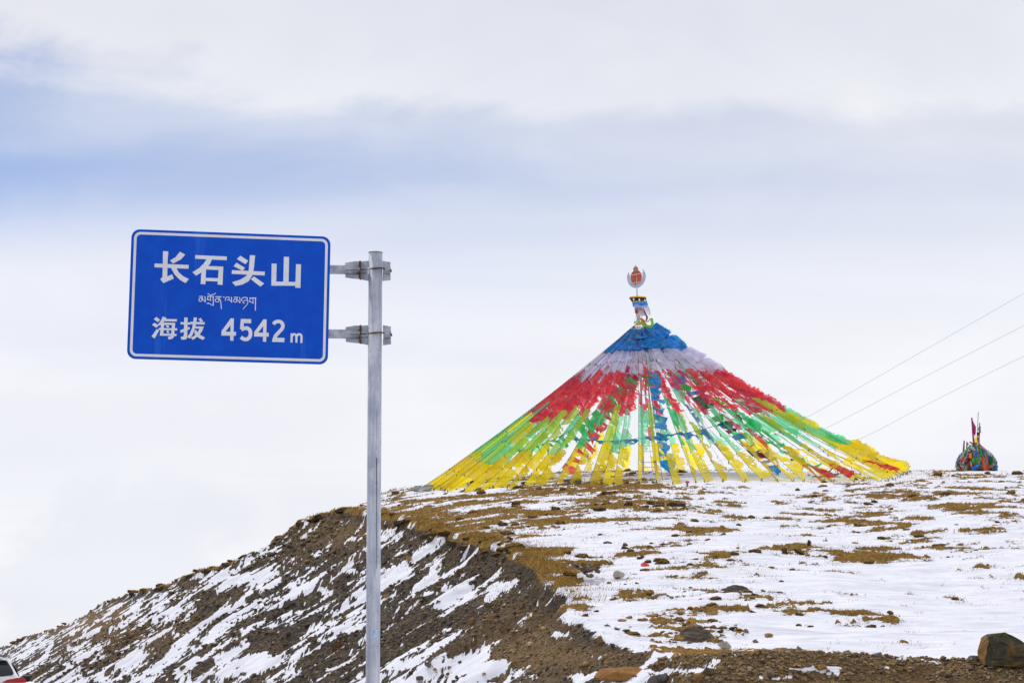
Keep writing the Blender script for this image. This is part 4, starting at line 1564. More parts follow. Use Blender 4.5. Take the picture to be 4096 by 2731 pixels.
inner('short line of red and yellow cloths at the throat of the flag tent', at(2545, 1370, YC - 1.6), at(2535, 1500, YC - 3.0), 0.0, ['red_thick', 'lime', 'red_thick', 'red_thick'], .9, .95, seed=10)

# ------------------------------------------------------------------ flag covered cairn on the skyline
print('cairn')
CB = find(3906, 1890, 120, 160)
CB = Vector((at(3906, 1890, 146).x, 146, 0))
CB.z = gz(CB.x, CB.y)
PXM = 146 / K                     # metres per photograph pixel there
cairn = empty('flag_cairn', tuple(CB), 'heap of tangled many coloured prayer flags with poles on the skyline at right', 'cairn')


def zk(zx, zy, off=0.0):
    q = at(3780 + zx / 5.6, 1630 + zy / 5.6, CB.y + off)
    q.z += CB.z - at(3906, 1630 + 1435 / 5.6, CB.y).z
    return q


b = MB()
prof_ = [(0.0, 70), (.25, 71), (.45, 66), (.65, 52), (.83, 32), (.96, 15), (1.12, 5)]
vs_, fs_ = [], []
nn = 24
for t_, wpx in prof_:
    for k in range(nn):
        a = 2 * math.pi * k / nn
        r = wpx * PXM * (1 + .11 * math.sin(5 * a + t_ * 4) + .08 * math.sin(9 * a + 2 * t_))
        vs_.append((CB.x + r * math.cos(a), CB.y + r * math.sin(a), CB.z - .10 + t_ * 108 * PXM))
for i in range(len(prof_) - 1):
    for k in range(nn):
        fs_.append((i * nn + k, i * nn + (k + 1) % nn, (i + 1) * nn + (k + 1) % nn, (i + 1) * nn + k))
fs_.append(tuple((len(prof_) - 1) * nn + k for k in range(nn)))
mesh_obj('stone_core', vs_, fs_, M['stone'], cairn, tuple(CB), True)
rnd = random.Random(5)
ccols = ['red_thick', 'teal', 'mint', 'pinkish', 'blue_thick', 'sky_cloth', 'maroon', 'orange', 'yellow', 'white', 'cream', 'cream', 'darkgreen', 'red_thick', 'green_thick', 'purple', 'mint', 'sky_cloth', 'cream', 'white', 'orange', 'cream']
for i in range(120):
    a = rnd.uniform(0, 2 * math.pi)
    if i % 3:
        a = -math.pi / 2 + rnd.uniform(-1.7, 1.7)
    t0 = rnd.random() ** .8 * 1.0
    ln = rnd.uniform(.25, .70)
    wid = rnd.uniform(.07, .20)
    tw = rnd.uniform(-.5, .5)
    vs_, fs_ = [], []
    for u in range(5):
        t_ = t0 - ln * u / 4 * .9
        t_c = max(0.02, min(1.0, t_))
        for v in range(3):
            aa = a + (v - 1) * wid * (1 + .4 * math.sin(u * 2 + i)) + tw * u / 4 * .3
            r = float(np.interp(t_c, [p[0] for p in prof_], [p[1] for p in prof_])) * PXM * 1.02 + .04 + .15 * rnd.random() + .10 * math.sin(u * 1.7 + v * 2.5 + i)
            vs_.append((CB.x + r * math.cos(aa), CB.y + r * math.sin(aa), CB.z + t_c * 108 * PXM * .96 + .05 * math.sin(v * 3 + i)))
    fs_ = [(u * 3 + v, u * 3 + v + 1, u * 3 + v + 4, u * 3 + v + 3) for u in range(4) for v in range(2)]
    mesh_obj('flag', vs_, fs_, M[rnd.choice(ccols)], cairn, tuple(CB), True)
# loose ends sticking out of the heap
for i in range(46):
    a = rnd.uniform(0, 2 * math.pi)
    t_ = rnd.uniform(.12, 1.08)
    r = float(np.interp(t_, [p[0] for p in prof_], [p[1] for p in prof_])) * PXM
    base = Vector((CB.x + r * math.cos(a), CB.y + r * math.sin(a), CB.z + t_ * 108 * PXM))
    o_ = Vector((math.cos(a), math.sin(a), rnd.uniform(-.3, .7)))
    sd = Vector((-math.sin(a), math.cos(a), 0)) * rnd.uniform(.08, .2)
    l_ = rnd.uniform(.18, .48)
    mesh_obj('flag', [base - sd - o_ * .1, base + sd - o_ * .1, base + sd * .7 + o_ * l_ * .6, base + sd * .2 + o_ * l_ - Vector((0, 0, l_ * .6)), base - sd * .5 + o_ * l_ * .7 - Vector((0, 0, l_ * .2))], [(0, 1, 2, 4), (4, 2, 3)], M[rnd.choice(ccols)], cairn, tuple(CB))
# big red drape and loose cloths at the front
for poly, c in (([(850, 1045), (890, 1180), (955, 1330), (1010, 1440), (880, 1440), (845, 1330), (832, 1180)], 'red_thick'), ([(610, 1350), (700, 1280), (790, 1290), (680, 1400), (610, 1410)], 'blue_thick'), ([(1000, 1060), (1080, 1150), (1075, 1260), (1000, 1300), (990, 1180)], 'darkgreen'),
                ([(530, 1040), (600, 1020), (595, 1140), (540, 1140)], 'orange'), ([(610, 1000), (720, 1000), (660, 1090)], 'sky_cloth'), ([(760, 1125), (815, 1115), (800, 1195)], 'orange'), ([(570, 900), (640, 885), (690, 970), (600, 950)], 'cream'), ([(1125, 1190), (1165, 1260), (1180, 1440), (1135, 1440)], 'blue_thick'),
                ([(430, 1400), (500, 1270), (470, 1420)], 'mint'), ([(570, 1200), (605, 1260), (600, 1350), (575, 1300)], 'mint')):
    b = MB()
    b.prism([zk(x, y, -84 * PXM * math.sqrt(max(.08, 1 - ((x - 710) / 500.0) ** 2)) * min(1, .45 + .6 * (y - 880) / 500) - .34) for x, y in poly], (0, .03, 0))
    b.build('cloth', M[c], cairn, tuple(CB))
for (x0, y0, x1, y1, r, c) in ((712, 980, 745, 105, .03, 'wood'), (655, 960, 600, 235, .08, 'magenta'), (760, 880, 776, 350, .05, 'wood'), (415, 1000, 430, 745, .075, 'magenta'), (480, 985, 494, 770, .06, 'magenta'), (540, 960, 548, 845, .02, 'wood')):
    b = MB()
    b.tube([zk(x0, y0), zk(x1, y1)], [r, r * .7], 6)
    b.build('pole', M[c], cairn, tuple(CB))
for poly, c in (([(600, 240), (628, 310), (692, 438), (692, 560), (672, 660), (640, 560)], 'magenta'), ([(665, 680), (715, 650), (722, 780), (690, 830), (620, 890), (660, 800)], 'yellow'), ([(770, 400), (803, 430), (800, 520), (820, 575), (780, 560), (735, 500)], 'grey_cloth'),
                ([(710, 570), (780, 545), (790, 600), (760, 650), (715, 640)], 'maroon'), ([(735, 700), (760, 770), (825, 870), (800, 885), (745, 840), (735, 780)], 'orange'), ([(725, 650), (765, 690), (735, 760), (715, 740)], 'blue_thick'), ([(640, 840), (700, 820), (740, 880), (660, 890)], 'stone'),
                ([(745, 130), (758, 160), (745, 185)], 'purple'), ([(494, 775), (540, 830), (495, 870)], 'grey_cloth')):
    b = MB()
    b.prism([zk(x, y, -.05 + .05 * math.sin(x)) for x, y in poly], (0, .03, 0))
    b.build('pole_cloth', M[c], cairn, tuple(CB))

# ------------------------------------------------------------------ stones
print('stones')


def hull_variants(n, seed, pts=11, flat=(1, 1, .62)):
    r_ = random.Random(seed)
    outl = []
    for _ in range(n):
        bm = bmesh.new()
        fx = [r_.uniform(.7, 1.25) for _ in range(3)]
        for _k in range(pts):
            d = Vector((r_.gauss(0, 1), r_.gauss(0, 1), r_.gauss(0, 1))).normalized() * r_.uniform(.8, 1.0)
            bm.verts.new((d.x * flat[0] * fx[0], d.y * flat[1] * fx[1], d.z * flat[2] * fx[2]))
        bmesh.ops.convex_hull(bm, input=bm.verts)
        loose = [v for v in bm.verts if not v.link_faces]
        bmesh.ops.delete(bm, geom=loose, context='VERTS')
        bm.verts.index_update()
        outl.append((np.array([v.co[:] for v in bm.verts]), np.array([[v.index for v in f.verts] for f in bm.faces if len(f.verts) == 3])))
        bm.free()
    return outl


HV = hull_variants(16, 3)


def stone_field(name, xs, ys, sizes, tones, parent=None, sink=.25):
    Vv, Ff, Tt = [], [], []
    off = 0
    z = ground(xs, ys)[0]
    ang = RNG.uniform(0, 2 * math.pi, len(xs))
    tilt = RNG.uniform(-.5, .5, len(xs))
    vid = RNG.integers(0, len(HV), len(xs))
    for i in range(len(xs)):
        v, f = HV[vid[i]]
        ca, sa = math.cos(ang[i]), math.sin(ang[i])
        ct, st_ = math.cos(tilt[i]), math.sin(tilt[i])
        p = v * sizes[i]
        x2 = p[:, 0] * ct + p[:, 2] * st_
        z2 = -p[:, 0] * st_ + p[:, 2] * ct
        Vv.append(np.stack([x2 * ca - p[:, 1] * sa + xs[i], x2 * sa + p[:, 1] * ca + ys[i], z2 + z[i] + sizes[i] * sink], 1))
        Ff.append(f + off)
        Tt.append(np.full(len(v), tones[i]))
        off += len(v)
    co = np.concatenate(Vv).astype(np.float32)
    fa = np.concatenate(Ff).astype(np.int32)
    me = bpy.data.meshes.new(name)
    me.vertices.add(len(co))
    me.vertices.foreach_set('co', co.ravel())
    me.loops.add(fa.size)
    me.loops.foreach_set('vertex_index', fa.ravel())
    me.polygons.add(len(fa))
    me.polygons.foreach_set('loop_start', np.arange(0, fa.size, 3, dtype=np.int32))
    a = me.attributes.new('tone', 'FLOAT', 'POINT')
    a.data.foreach_set('value', np.concatenate(Tt).astype(np.float32))
    me.materials.append(M['gravel'])
    me.update(calc_edges=True)
    o = bpy.data.objects.new(name, me)
    COL.objects.link(o)
    if parent is not None:
        o.parent = parent
    o['kind'] = 'stuff'
    return o


def pick(mask_w, n):
    w_ = mask_w.ravel()
    w_ = w_ / w_.sum()
    idx = RNG.choice(len(w_), n, p=w_, replace=True)
    X = CO[..., 0].ravel()[idx]
    Y = CO[..., 1].ravel()[idx]
    jx = RNG.uniform(-.5, .5, n) * Y * 5 / K
    jy = RNG.uniform(-.5, .5, n) * Y * .0026
    return X + jx, Y + jy, idx


bare = (1 - CV['snow']) * CV['bank'] * INF
xs, ys, idx = pick(bare * (CO[..., 1] > 43.5), 15000)
sz = np.clip(RNG.lognormal(math.log(.030), .60, len(xs)), .014, .17) * np.clip(ys / 70, .6, 1.6)
tn = np.clip(CV['tone'].ravel()[idx] * .6 + RNG.normal(.25, .22, len(xs)), 0, 1)
stone_field('scree_stones', xs, ys, sz, tn, hill)
bm_front = bare * (CO[..., 1] < 44.0)
xs, ys, idx = pick(bm_front, 9000)
sz = np.clip(RNG.lognormal(math.log(.018), .6, len(xs)), .008, .07)
tn = np.clip(RNG.normal(.68, .20, len(xs)), 0, 1)
stone_field('bank_gravel', xs, ys, sz, tn, hill)
xs, ys, idx = pick(bare[:1] * 0 + 1 if False else (CV2['bank'] * (1 - CV2['snow'])).ravel()[None] if False else bare * (CO[..., 1] > 110), 2500)
sz = np.clip(RNG.lognormal(math.log(.055), .55, len(xs)), .03, .26)
stone_field('upper_scree_stones', xs, ys, sz, np.clip(RNG.normal(.45, .22, len(xs)), 0, 1), hill)

# single stones and turf clods one can pick out: parts of the hillside, sharing mesh data
SM = []
for i in range(10):
    v, f = HV[i]
    me = bpy.data.meshes.new('stone')
    me.from_pydata([tuple(p) for p in v], [], [tuple(t_) for t_ in f])
    me.materials.append(M[('stone', 'stone_ochre', 'stone_grey', 'stone', 'stone_ochre')[i % 5]])
    SM.append(me)


def clod_mesh(seed):
    r_ = random.Random(seed)
    vs_, fs_ = [], []
    n = 9
    for i, (rr, z) in enumerate(((1.0, -.25), (1.08, .18), (.86, .52), (.45, .70))):
        for k in range(n):
            a = 2 * math.pi * (k + .3 * (i % 2)) / n
            q = rr * r_.uniform(.78, 1.2)
            vs_.append((q * math.cos(a), q * math.sin(a), z + r_.uniform(-.10, .12) * (i > 0)))
    vs_.append((0, 0, .74))
    for i in range(3):
        for k in range(n):
            fs_.append((i * n + k, i * n + (k + 1) % n, (i + 1) * n + (k + 1) % n, (i + 1) * n + k))
    for k in range(n):
        fs_.append((3 * n + k, 3 * n + (k + 1) % n, 4 * n))
    me = bpy.data.meshes.new('turf_clod')
    me.from_pydata(vs_, [], fs_)
    me.materials.append(M['clod'])
    return me


CM = [clod_mesh(i) for i in range(9)]


def place_part(name, me, x, y, size, parent, sink=.2, flat=.62, long=1.0):
    o = bpy.data.objects.new(name, me)
    COL.objects.link(o)
    o.location = (x, y, gz(x, y) + size * sink)
    o.rotation_euler = (random.uniform(-.3, .3), random.uniform(-.3, .3), random.uniform(0, 6.28) if long == 1.0 else random.uniform(-.35, .35))
    o.scale = (size * long * random.uniform(.8, 1.25), size * random.uniform(.7, 1.1), size * flat / .62 * random.uniform(.8, 1.2))
    o.parent = parent
    return o


random.seed(17)
xs, ys, idx = pick(bare * (CO[..., 1] > 44), 150)
for x, y in zip(xs, ys):
    place_part('stone', random.choice(SM), x, y, random.lognormvariate(math.log(.11), .4) * (y / 90) ** .6, hill)
xs, ys, idx = pick(bm_front, 130)
for x, y in zip(xs, ys):
    place_part('stone', random.choice(SM), x, y, min(.16, random.lognormvariate(math.log(.055), .45)), hill)
snowtop = (CV['snow'] > .5) * (CV['bank'] < .2) * INF * (CO[..., 1] > 45)
dens = np.clip(1.0 + CV['tf'] * 3.0, 0.02, 1) ** 2 * np.clip((112 - CO[..., 1]) / 30, .15, 1)
sl = snowtop * dens
PXg, PYg = PXV / S, PYV / S
near_snow = np.exp(-((PXg - 1560) / 210) ** 2 - ((PYg - 1410) / 55) ** 2)
xs, ys, idx = pick(sl * near_snow, 26)
for x, y in zip(xs, ys):
    place_part('stone', random.choice(SM[:2] + SM[3:5]), x, y, random.uniform(.05, .14), hill, .15)
xs, ys, idx = pick(sl * (near_snow * 2 + .25), 125)
for x, y in zip(xs, ys):
    place_part('turf_clod', random.choice(CM), x, y, min(.17, random.lognormvariate(math.log(.075), .45)) * (y / 90) ** .7, hill, .0, .65, 1.35)
edge = np.exp(-(CV['tf'] / .10) ** 2) * (CV['bank'] < .2) * INF * (CO[..., 1] > 60)
xs, ys, idx = pick(edge, 110)
for x, y in zip(xs, ys):
    place_part('turf_clod', random.choice(CM), x, y, min(.22, random.lognormvariate(math.log(.12), .4)) * (y / 100) ** .7, hill, .0, .7, 1.4)

# dark eroded tussock edges the photograph shows on the upper slope
for (cx, cy, hw) in ((862, 1192, 10), (2290 / S * 0 + 1364, 1164, 10), (1394, 1163, 10), (1380, 1140, 10), (1190, 1162, 14), (1290, 1130, 12), (1512, 1166, 14), (1495, 1160, 12), (1545, 1166, 22), (1570, 1170, 10), (1443, 1165, 16), (1430, 1262, 11), (1452, 1273, 12), (1490, 1290, 13), (1505, 1287, 12), (1472, 1283, 10),
                     (1525, 1296, 18), (1438, 1254, 9), (1700, 1205, 9), (1725, 1192, 12), (1860, 1157, 10), (2010, 1152, 8), (2095, 1142, 12), (1836, 1128, 8), (1225, 1188, 14), (1110, 1132, 14), (1060, 1128, 10), (1240, 1128, 10), (1660, 1232, 8), (2050, 1418, 9), (1835, 1432, 9), (1860, 1435, 9), (2000, 1440, 10), (1930, 1405, 9)):
    p = find(cx * S, cy * S)
    for q in range(2):
        place_part('turf_clod', random.choice(CM), p.x + random.uniform(-.5, .5) * hw * S / K * p.y, p.y + random.uniform(-.15, .15), hw * S * .46 / K * p.y * random.uniform(.6, 1.1), hill, .05, 1.05, 1.6)

# overhanging turf along the rim of the bank, dark underneath
for i in range(75):
    yy = math.exp(random.uniform(math.log(72), math.log(295)))
    xx = float(rim_x(np.array([yy]))[0]) + random.uniform(-.25, .15)
    place_part('turf_clod', random.choice(CM), xx, yy, random.uniform(.14, .34) * (yy / 150) ** .5, hill, -.25, .75, 1.9)

# grass blades roughening the turf and its skyline
turfw = CV['turf'] * INF * (CV['bank'] < .3) * (CO[..., 1] > 55)
sky_edge = np.zeros_like(turfw)
for band_w, nb, hmin, hmax in ((turfw, 42000, .03, .09), (edge, 9000, .03, .10), (np.exp(-np.abs(CV['d']) / .5) * INF * (CO[..., 1] > 60), 7000, .05, .17), (snowtop * (dens > .15), 7000, .02, .08)):
    xs, ys, idx = pick(band_w, nb)
    z = ground(xs, ys)[0]
    h = RNG.uniform(hmin, hmax, nb) * (.6 + .4 * ys / 100)
    lx = RNG.normal(.35, .35, nb) * h
    ly = RNG.normal(0, .3, nb) * h
    wd = RNG.uniform(.008, .018, nb) * ys / 100
    v0 = np.stack([xs - wd, ys, z - .03], 1)
    v1 = np.stack([xs + wd, ys, z - .03], 1)
    v2 = np.stack([xs + lx, ys + ly, z + h], 1)
    co = np.stack([v0, v1, v2], 1).reshape(-1, 3).astype(np.float32)
    me = bpy.data.meshes.new('grass')
    me.vertices.add(len(co))
    me.vertices.foreach_set('co', co.ravel())
    me.loops.add(len(co))
    me.loops.foreach_set('vertex_index', np.arange(len(co), dtype=np.int32))
    me.polygons.add(nb)
    me.polygons.foreach_set('loop_start', np.arange(0, len(co), 3, dtype=np.int32))
    me.materials.append(M['grass'])
    me.update(calc_edges=True)
    o = bpy.data.objects.new('grass', me)
    COL.objects.link(o)
    tag(o, 'short dry ochre grass on the hilltop turf', 'grass', None, 'stuff')

# ------------------------------------------------------------------ rocks that stand out
def rock(name, label, px, py, wpx, hpx, mat, seed, Y=None, depth=.7, pts=16, lean=0.0, cat='rock', sink=.08, flatf=1.0):
    if Y is None:
        p = find(px, py)
    else:
        p = at(px, py, Y)
        p.z = gz(p.x, Y)
    r_ = random.Random(seed)
    m_per = p.y / K
    hx, hz = wpx * m_per / 2, hpx * m_per
    hy = hx * depth
    bm = bmesh.new()
    for k in range(pts):
        d = Vector((r_.gauss(0, 1), r_.gauss(0, 1), r_.gauss(0, 1)))
        d = d / max(abs(d.x), abs(d.y), abs(d.z)) * r_.uniform(.82, 1.0)
        d = d.lerp(d.normalized(), .45)
        bm.verts.new((d.x * hx + lean * d.z * hx, d.y * hy, (d.z * .56 + .44) * hz))
    bmesh.ops.convex_hull(bm, input=bm.verts)
    bmesh.ops.delete(bm, geom=[v for v in bm.verts if not v.link_faces], context='VERTS')
    bmesh.ops.bevel(bm, geom=bm.edges[:], offset=min(hx, hz) * .05, segments=1, affect='EDGES')
    bmesh.ops.triangulate(bm, faces=bm.faces[:])
    bmesh.ops.subdivide_edges(bm, edges=bm.edges[:], cuts=1)
    for v in bm.verts:
        n_ = perlin(np.array([v.co.x / hx * 2.1 + seed]), np.array([v.co.y / hx * 2.1 + v.co.z / hz * 1.7]), seed)[0]
        v.co += v.co.normalized() * n_ * min(hx, hz) * .07
    me = bpy.data.meshes.new(name)
    bm.to_mesh(me)
    bm.free()
    me.materials.append(M[mat])
    o = bpy.data.objects.new(name, me)
    COL.objects.link(o)
    o.location = (p.x, p.y, p.z - hz * sink)
    return tag(o, label, cat) if label else o


# the big boulder at the right edge: faceted block traced in its own depth
BY = 40.6


def zbo(x, y, off):
    return at(3860 + x / 6.788, 2500 + y / 6.788, BY + off)


front = [(520, 1085), (545, 800), (575, 480), (615, 290), (700, 245), (860, 222), (1060, 190), (1170, 225), (1600, 440), (1720, 640), (1700, 980), (1560, 1160)]
cen = Vector((1100, 700))
bm = bmesh.new()
for x, y in front:
    bm.verts.new(zbo(x, y, 0.0 + .04 * math.sin(x)))
for (x, y, o_) in ((650, 420, -.10), (900, 420, -.14), (1250, 560, -.16), (800, 880, -.12), (1200, 950, -.13), (1450, 760, -.12), (1300, 1120, -.05), (700, 1060, -.04)):
    bm.verts.new(zbo(x, y, o_))
for (x, y) in ((430, 330), (330, 690), (380, 890), (450, 1090), (600, 240)):
    bm.verts.new(zbo(x, y, .22))
for (x, y) in ((420, 1050), (420, 500), (700, 270), (1100, 260), (1500, 480), (1650, 1050)):
    bm.verts.new(zbo(x, y, .75))
bmesh.ops.convex_hull(bm, input=bm.verts)
bmesh.ops.delete(bm, geom=[v for v in bm.verts if not v.link_faces], context='VERTS')
bmesh.ops.bevel(bm, geom=bm.edges[:], offset=.008, segments=1, affect='EDGES')
bmesh.ops.triangulate(bm, faces=bm.faces[:])
bmesh.ops.subdivide_edges(bm, edges=bm.edges[:], cuts=2)
bo_org = zbo(1000, 1100, .3)
bo_org.z = gz(bo_org.x, bo_org.y)
for v in bm.verts:
    v.co += Vector((0, .055 * perlin(np.array([v.co.x * 7]), np.array([v.co.z * 9]), 3)[0], .012 * perlin(np.array([v.co.x * 12]), np.array([v.co.y * 9]), 4)[0]))
    v.co -= bo_org
me = bpy.data.meshes.new('boulder')
bm.to_mesh(me)
bm.free()
me.materials.append(M['boulder'])
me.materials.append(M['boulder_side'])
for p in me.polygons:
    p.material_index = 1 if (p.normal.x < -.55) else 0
bo = bpy.data.objects.new('boulder', me)
COL.objects.link(bo)
bo.location = bo_org
tag(bo, 'big olive brown faceted boulder resting on the gravel bank at the right edge', 'boulder')

rock('rock', 'small grey brown rock tucked against the left side of the big boulder', 3895, 2646, 70, 34, 'stone_grey', 41, 41.2)
rock('rock', 'broad orange brown slab lying across snow at the bottom edge', 2480, 2728, 225, 58, 'slab_orange', 42, None, .6, 18)
rock('rock', 'slanting grey slab just right of the broad orange brown slab', 2632, 2730, 92, 52, 'stone_grey', 43, None, .8, 14, .25)
rock('rock', 'pale orange pointed rock at the edge of the snow behind the gravel bank', 2898, 2596, 58, 36, 'stone_pale', 44, None)
rock('rock', 'flat tan stone on the snow patch low in the gravel bank', 3290, 2684, 46, 24, 'stone_ochre', 45, None)
rock('rock', 'upright tan rock among the dark gravel right of the grey slab', 2792, 2730, 44, 60, 'stone_ochre', 46, None, .7, 14)
rock('rock', 'leaning tan block behind the upright tan rock on the gravel bank', 2832, 2700, 52, 44, 'stone', 47, None, .7, 14, .4)
rock('rock', 'square tan stone in snow between the grey slab and the upright rock', 2735, 2720, 36, 26, 'stone_ochre', 48, None)
rock('rock', 'twin brown rock at the right end of the dark gravel mound', 3075, 2706, 56, 40, 'stone', 49, None, .8)
rock('rock', 'lone cream boulder half buried in snow right of the stone pile', 2474, 2314, 50, 34, 'stone_pale', 50, None, .8, 14, 0, 'rock', .02)
rock('rock', 'tan rock standing at the top corner of the scree near the snow edge', 2400, 2575, 22, 36, 'stone_ochre', 51)
rock('rock', 'orange stone on the scree just right of the sign post', 1636, 2246, 24, 26, 'stone_ochre', 52)
rock('rock', 'flat ochre rock lying below the orange stone beside the sign post', 1545, 2392, 26, 16, 'stone_ochre', 53)
rock('rock', 'rounded grey boulder low on the scree above the marker post', 1712, 2672, 32, 26, 'stone_grey', 54)
rock('rock', 'rusty brown rock on the scree above the snow patches in its middle', 1838, 2296, 34, 24, 'slab_orange', 55)
rock('rock', 'long orange rock beside the snow streak left of the sign post', 1350, 2600, 40, 34, 'slab_orange', 56, None, .6, 14, .5)
for i, (px, py, w_, h_) in enumerate(((1740, 2690, 22, 18), (1800, 2672, 22, 18), (1840, 2655, 20, 14), (1960, 2490, 22, 18), (1990, 2465, 26, 16), (2052, 2410, 18, 34), (2110, 2260, 14, 16), (1860, 2590, 20, 16), (2050, 2720, 22, 14), (1935, 2710, 20, 14), (2470, 2525, 30, 12), (2430, 2500, 34, 12), (2490, 2485, 42, 14), (2508, 2535, 46, 16), (2520, 2505, 26, 8),
                                      (2640, 2512, 24, 10), (2680, 2540, 28, 10), (2725, 2515, 18, 10), (2626, 2572, 16, 12), (3170, 2540 - 120, 20, 10), (2935, 2525, 36, 16), (3075, 2540, 40, 18), (2255, 2395, 20, 14), (2345, 2270 - 20, 18, 10), (2950, 2360 - 170, 18, 12))):
    o = rock('stone', None, px, py, w_, h_, ('stone_ochre', 'stone', 'stone_grey')[i % 3], 80 + i, None, .9, 10)
    o.parent = hill

# stone pile on the snow
sp = find(2338, 2316)
pile = empty('stone_pile', tuple(sp), 'low pile of brown and ochre stones stacked on the snow near the scree edge', 'stone pile')
for i, (zx, zy, w_, h_, mt, dy_) in enumerate(((380, 440, 270, 125, 'stone_ochre', -.15), (650, 410, 270, 170, 'stone', -.05), (705, 500, 190, 110, 'stone', -.25), (875, 420, 170, 120, 'stone_grey', .05), (340, 320, 230, 140, 'stone_grey', .15), (460, 330, 280, 90, 'stone_grey', .1), (545, 240, 190, 95, 'stone_ochre', .2),
                                               (700, 235, 160, 100, 'stone_grey', .2), (840, 225, 130, 85, 'stone', .25), (810, 270, 120, 55, 'stone', .1), (900, 330, 150, 110, 'slab_orange', .12), (315, 290, 75, 70, 'stone', -.05), (830, 320, 85, 50, 'stone_ochre', .0), (590, 270, 130, 45, 'stone', .1), (590, 470, 180, 60, 'stone_grey', .0))):
    px, py = 2240 + zx / 5.88, 2230 + zy / 5.88
    q = at(px, py, sp.y + dy_ * 2)
    m_per = q.y / K
    me = SM[i % 10]
    o = bpy.data.objects.new('stone', me.copy())
    o.data.materials[0] = M[mt]
    COL.objects.link(o)
    o.scale = (w_ / 5.88 * m_per * .66, w_ / 5.88 * m_per * .55, h_ / 5.88 * m_per * 1.0)
    o.rotation_euler = (random.uniform(-.15, .15), random.uniform(-.15, .15), random.uniform(-.4, .4))
    o.location = (q.x - sp.x, q.y - sp.y, q.z + h_ / 5.88 * m_per * .45 + .06 - sp.z)
    o.parent = pile

# leaning striped turf slabs left of the big turf patch
for lab, zx, zy, w_, h_, ln, sd in (('left one of three leaning brown turf blocks by the large turf patch', 640, 800, 290, 330, .25, 61), ('middle one of three leaning brown turf blocks by the large turf patch', 1250, 800, 420, 330, .65, 62), ('upright brown turf block standing tallest at the top of the large turf patch', 1690, 560, 200, 310, .1, 63)):
    o = rock('turf_block', lab, 3080 + zx / 10.69, 2140 + zy / 10.69, w_ / 10.69, h_ / 10.69, 'clod', sd, None, .6, 14, -ln, 'turf')

# dark slabs at the left foot of the flag tent
FT = find(1700, 1966, 110, 150)


def zf(x, y, off=0.0):
    return at(1640 + x / 10.69, 1900 + y / 10.69, FT.y + off)


def board(label, poly, edge_pts, mat='slab', offs=None, thick=.09):
    b = MB()
    offs = offs or [0] * len(poly)
    pts = [zf(x, y - 70, o_) for (x, y), o_ in zip(poly, offs)]
    b.prism(pts, (0, thick, -.03))
    base = pts[0]
    o = b.build('board', M[mat], None)
    tag(o, label, 'board')
    if edge_pts:
        b = MB()
        b.tube([zf(x, y - 70, o_ - .01) for x, y, o_ in edge_pts], .022, 6)
        e = b.build('edge_strip', M['slab_edge'], o)
    return o


board('dark grey board leaning outermost left at the foot of the flag tent', [(70, 690), (185, 540), (475, 522), (440, 600), (330, 740), (200, 755)], [(185, 540, .5), (470, 523, .5)], 'slab', [-.2, .5, .5, .2, -.3, -.3])
board('larger dark grey board leaning beside the outermost one at the tent foot', [(300, 760), (460, 590), (620, 488), (1085, 455), (1000, 520), (860, 665), (700, 690)], [(985, 500, .4), (860, 655, -.3)], 'slab', [-.5, .1, .4, .5, .3, -.4, -.5])
board('small green edged board lying right of the two dark grey boards', [(1160, 520), (1280, 480), (1430, 590), (1390, 630), (1200, 560)], [(1195, 545, -.02), (1400, 605, -.15)], 'slab', [.1, .3, .0, -.2, 0])
rock('rock', 'brown rock lying on top of the dark boards at the tent foot', 1640 + 1090 / 10.69, 1900 + 510 / 10.69, 26, 11, 'stone', 64, FT.y + .5)
rock('rock', 'pale rock in front of the two dark boards at the tent foot', 1640 + 560 / 10.69, 1900 + 735 / 10.69, 32, 13, 'stone_pale', 65, None)
rock('rock', 'flat grey green slab by the turf rim right of the sign post', 1590, 1998, 56, 14, 'stone_grey', 66, None, .8)

# stack of beams on stone blocks
BS = find(2297, 1940, 100, 140)


def zsb(x, y, off=0.0):
    return at(2220 + x / 11.76, 1880 + y / 11.76, BS.y + off)


stack = empty('beam_stack', tuple(BS), 'short stack of grey beams lying on brown stone blocks before the flag tent', 'beam stack')
for (x0, y0, x1, y1, off) in ((400, 452, 1190, 392, .25), (430, 492, 1240, 425, .0), (500, 548, 1255, 476, -.1), (600, 590, 1270, 520, -.2), (460, 520, 1210, 455, .25)):
    a, c = zsb(x0, y0, off), zsb(x1, y1, off)
    d = (c - a).normalized()
    e1 = Vector((0, 0, 1)).cross(d).normalized()
    rot = Matrix((d, e1, d.cross(e1))).transposed()
    b = MB()
    b.box((a + c) / 2, ((c - a).length, .13, .05), rot)
    b.build('beam', M['beam'], stack, tuple(BS))
for (x, y, w_, h_) in ((740, 640, 320, 95), (1080, 590, 270, 80)):
    b = MB()
    q = zsb(x, y, -.1)
    m_per = q.y / K
    b.box(q, (w_ / 11.76 * m_per, .3, h_ / 11.76 * m_per + .1))
    b.build('block', M['stone'], stack, tuple(BS))

# pink topped marker on the snow before the tent
PM = find(2400 + 1175 / 3.36, 1500 + 1492 / 3.36, 95, 140)
mk = empty('snow_marker', tuple(PM), 'small pink topped green marker standing alone on the snow before the tent', 'marker')
mm = PM.y / K
b = MB()
b.tube([PM + Vector((0, 0, -.1)), PM + Vector((-.01, 0, 16 * mm))], [.05, .07], 10)
b.build('stalk', M['stalk'], mk, tuple(PM), True)
b = MB()
b.tube([PM + Vector((0, 0, 15 * mm)), PM + Vector((0, 0, 20 * mm)), PM + Vector((0, 0, 24 * mm)), PM + Vector((0, 0, 25.5 * mm))], [.05, .13, .13, .06], 14)
b.build('cup', M['pink'], mk, tuple(PM), True)

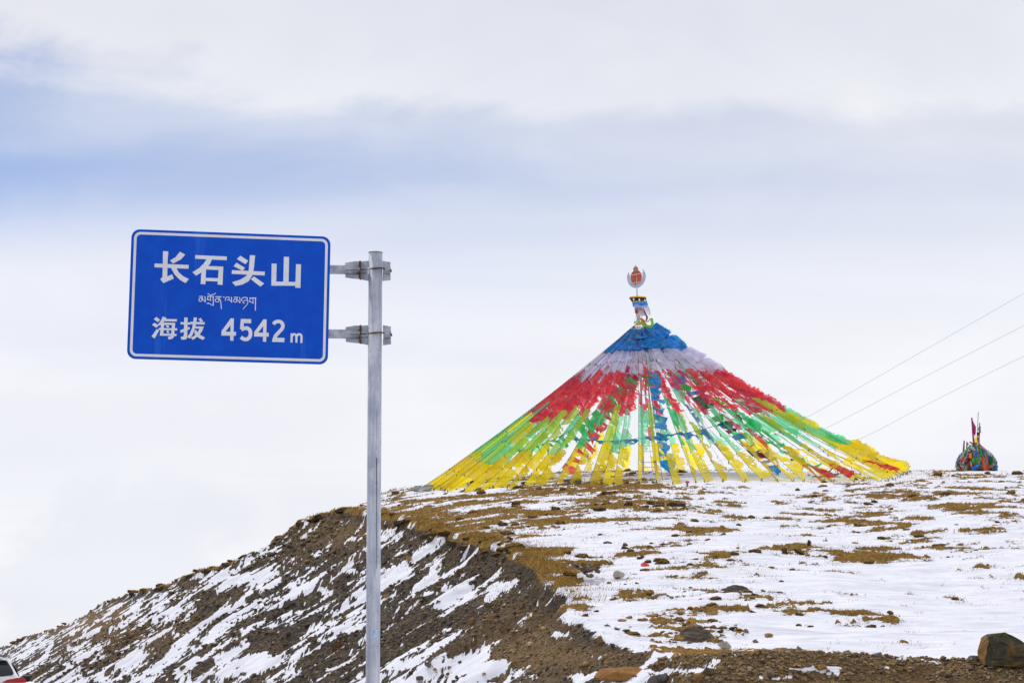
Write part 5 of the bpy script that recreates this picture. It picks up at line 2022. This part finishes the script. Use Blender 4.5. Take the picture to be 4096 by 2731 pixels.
# red and yellow scrap of cloth among the clods, dark blue bundle at the tent back
SC = find(2580, 2268)
b = MB()
for (x, y, w_, h_) in ((-.12, 0, .20, .13), (.02, .02, .14, .09)):
    b.add([SC + Vector((x, y, -.02)), SC + Vector((x + w_, y + .03, -.01)), SC + Vector((x + w_ * .9, y + .12, h_)), SC + Vector((x + w_ * .3, y + .1, h_ * 1.15)), SC + Vector((x - .03, y + .06, h_ * .7))], [(0, 1, 2, 3, 4)])
o = b.build('cloth_scrap', M['red_thick'])
tag(o, 'scrap of red cloth caught on a dark turf clod right of the cream boulder', 'cloth')
DB = at(3112, 1886, YC + 6)
DB.z = gz(DB.x, DB.y)
o = rock('cloth_bundle', 'dark blue cloth bundle lying on the snow at the back of the tent', 3112, 1888, 30, 18, 'blue_thick', 67, YC + 5, .8, 14, 0, 'bundle')

# ------------------------------------------------------------------ overhead cables
for lab, pts in (('uppermost of three thin cables crossing the sky at right', [(5400, 430, 150), (4096, 1173, 178), (3523, 1500, 195), (3223, 1671, 205), (2900, 1835, 216), (2500, 1960, 235)]),
                 ('middle one of three thin cables crossing the sky at right', [(5400, 640, 150), (4096, 1302, 178), (3700, 1506, 190), (3306, 1711, 203), (3050, 1830, 214), (2600, 1960, 235)]),
                 ('lowest of three thin cables crossing the sky at right', [(5400, 800, 150), (4096, 1424, 178), (3700, 1621, 190), (3410, 1766, 200), (3100, 1850, 212), (2750, 1930, 230)])):
    P_ = [at(*q) for q in pts]
    b = MB()
    P3 = []
    for q in range(len(P_) - 1):
        p0, p1, p2, p3 = P_[max(q - 1, 0)], P_[q], P_[q + 1], P_[min(q + 2, len(P_) - 1)]
        for k in range(8):
            t_ = k / 8
            P3.append(0.5 * ((2 * p1) + (p2 - p0) * t_ + (2 * p0 - 5 * p1 + 4 * p2 - p3) * t_ * t_ + (3 * p1 - p0 - 3 * p2 + p3) * t_ ** 3))
    P3.append(P_[-1])
    b.tube(P3, .017, 5, False)
    o = b.build('cable', M['cable'])
    tag(o, lab, 'cable', 'overhead cables')
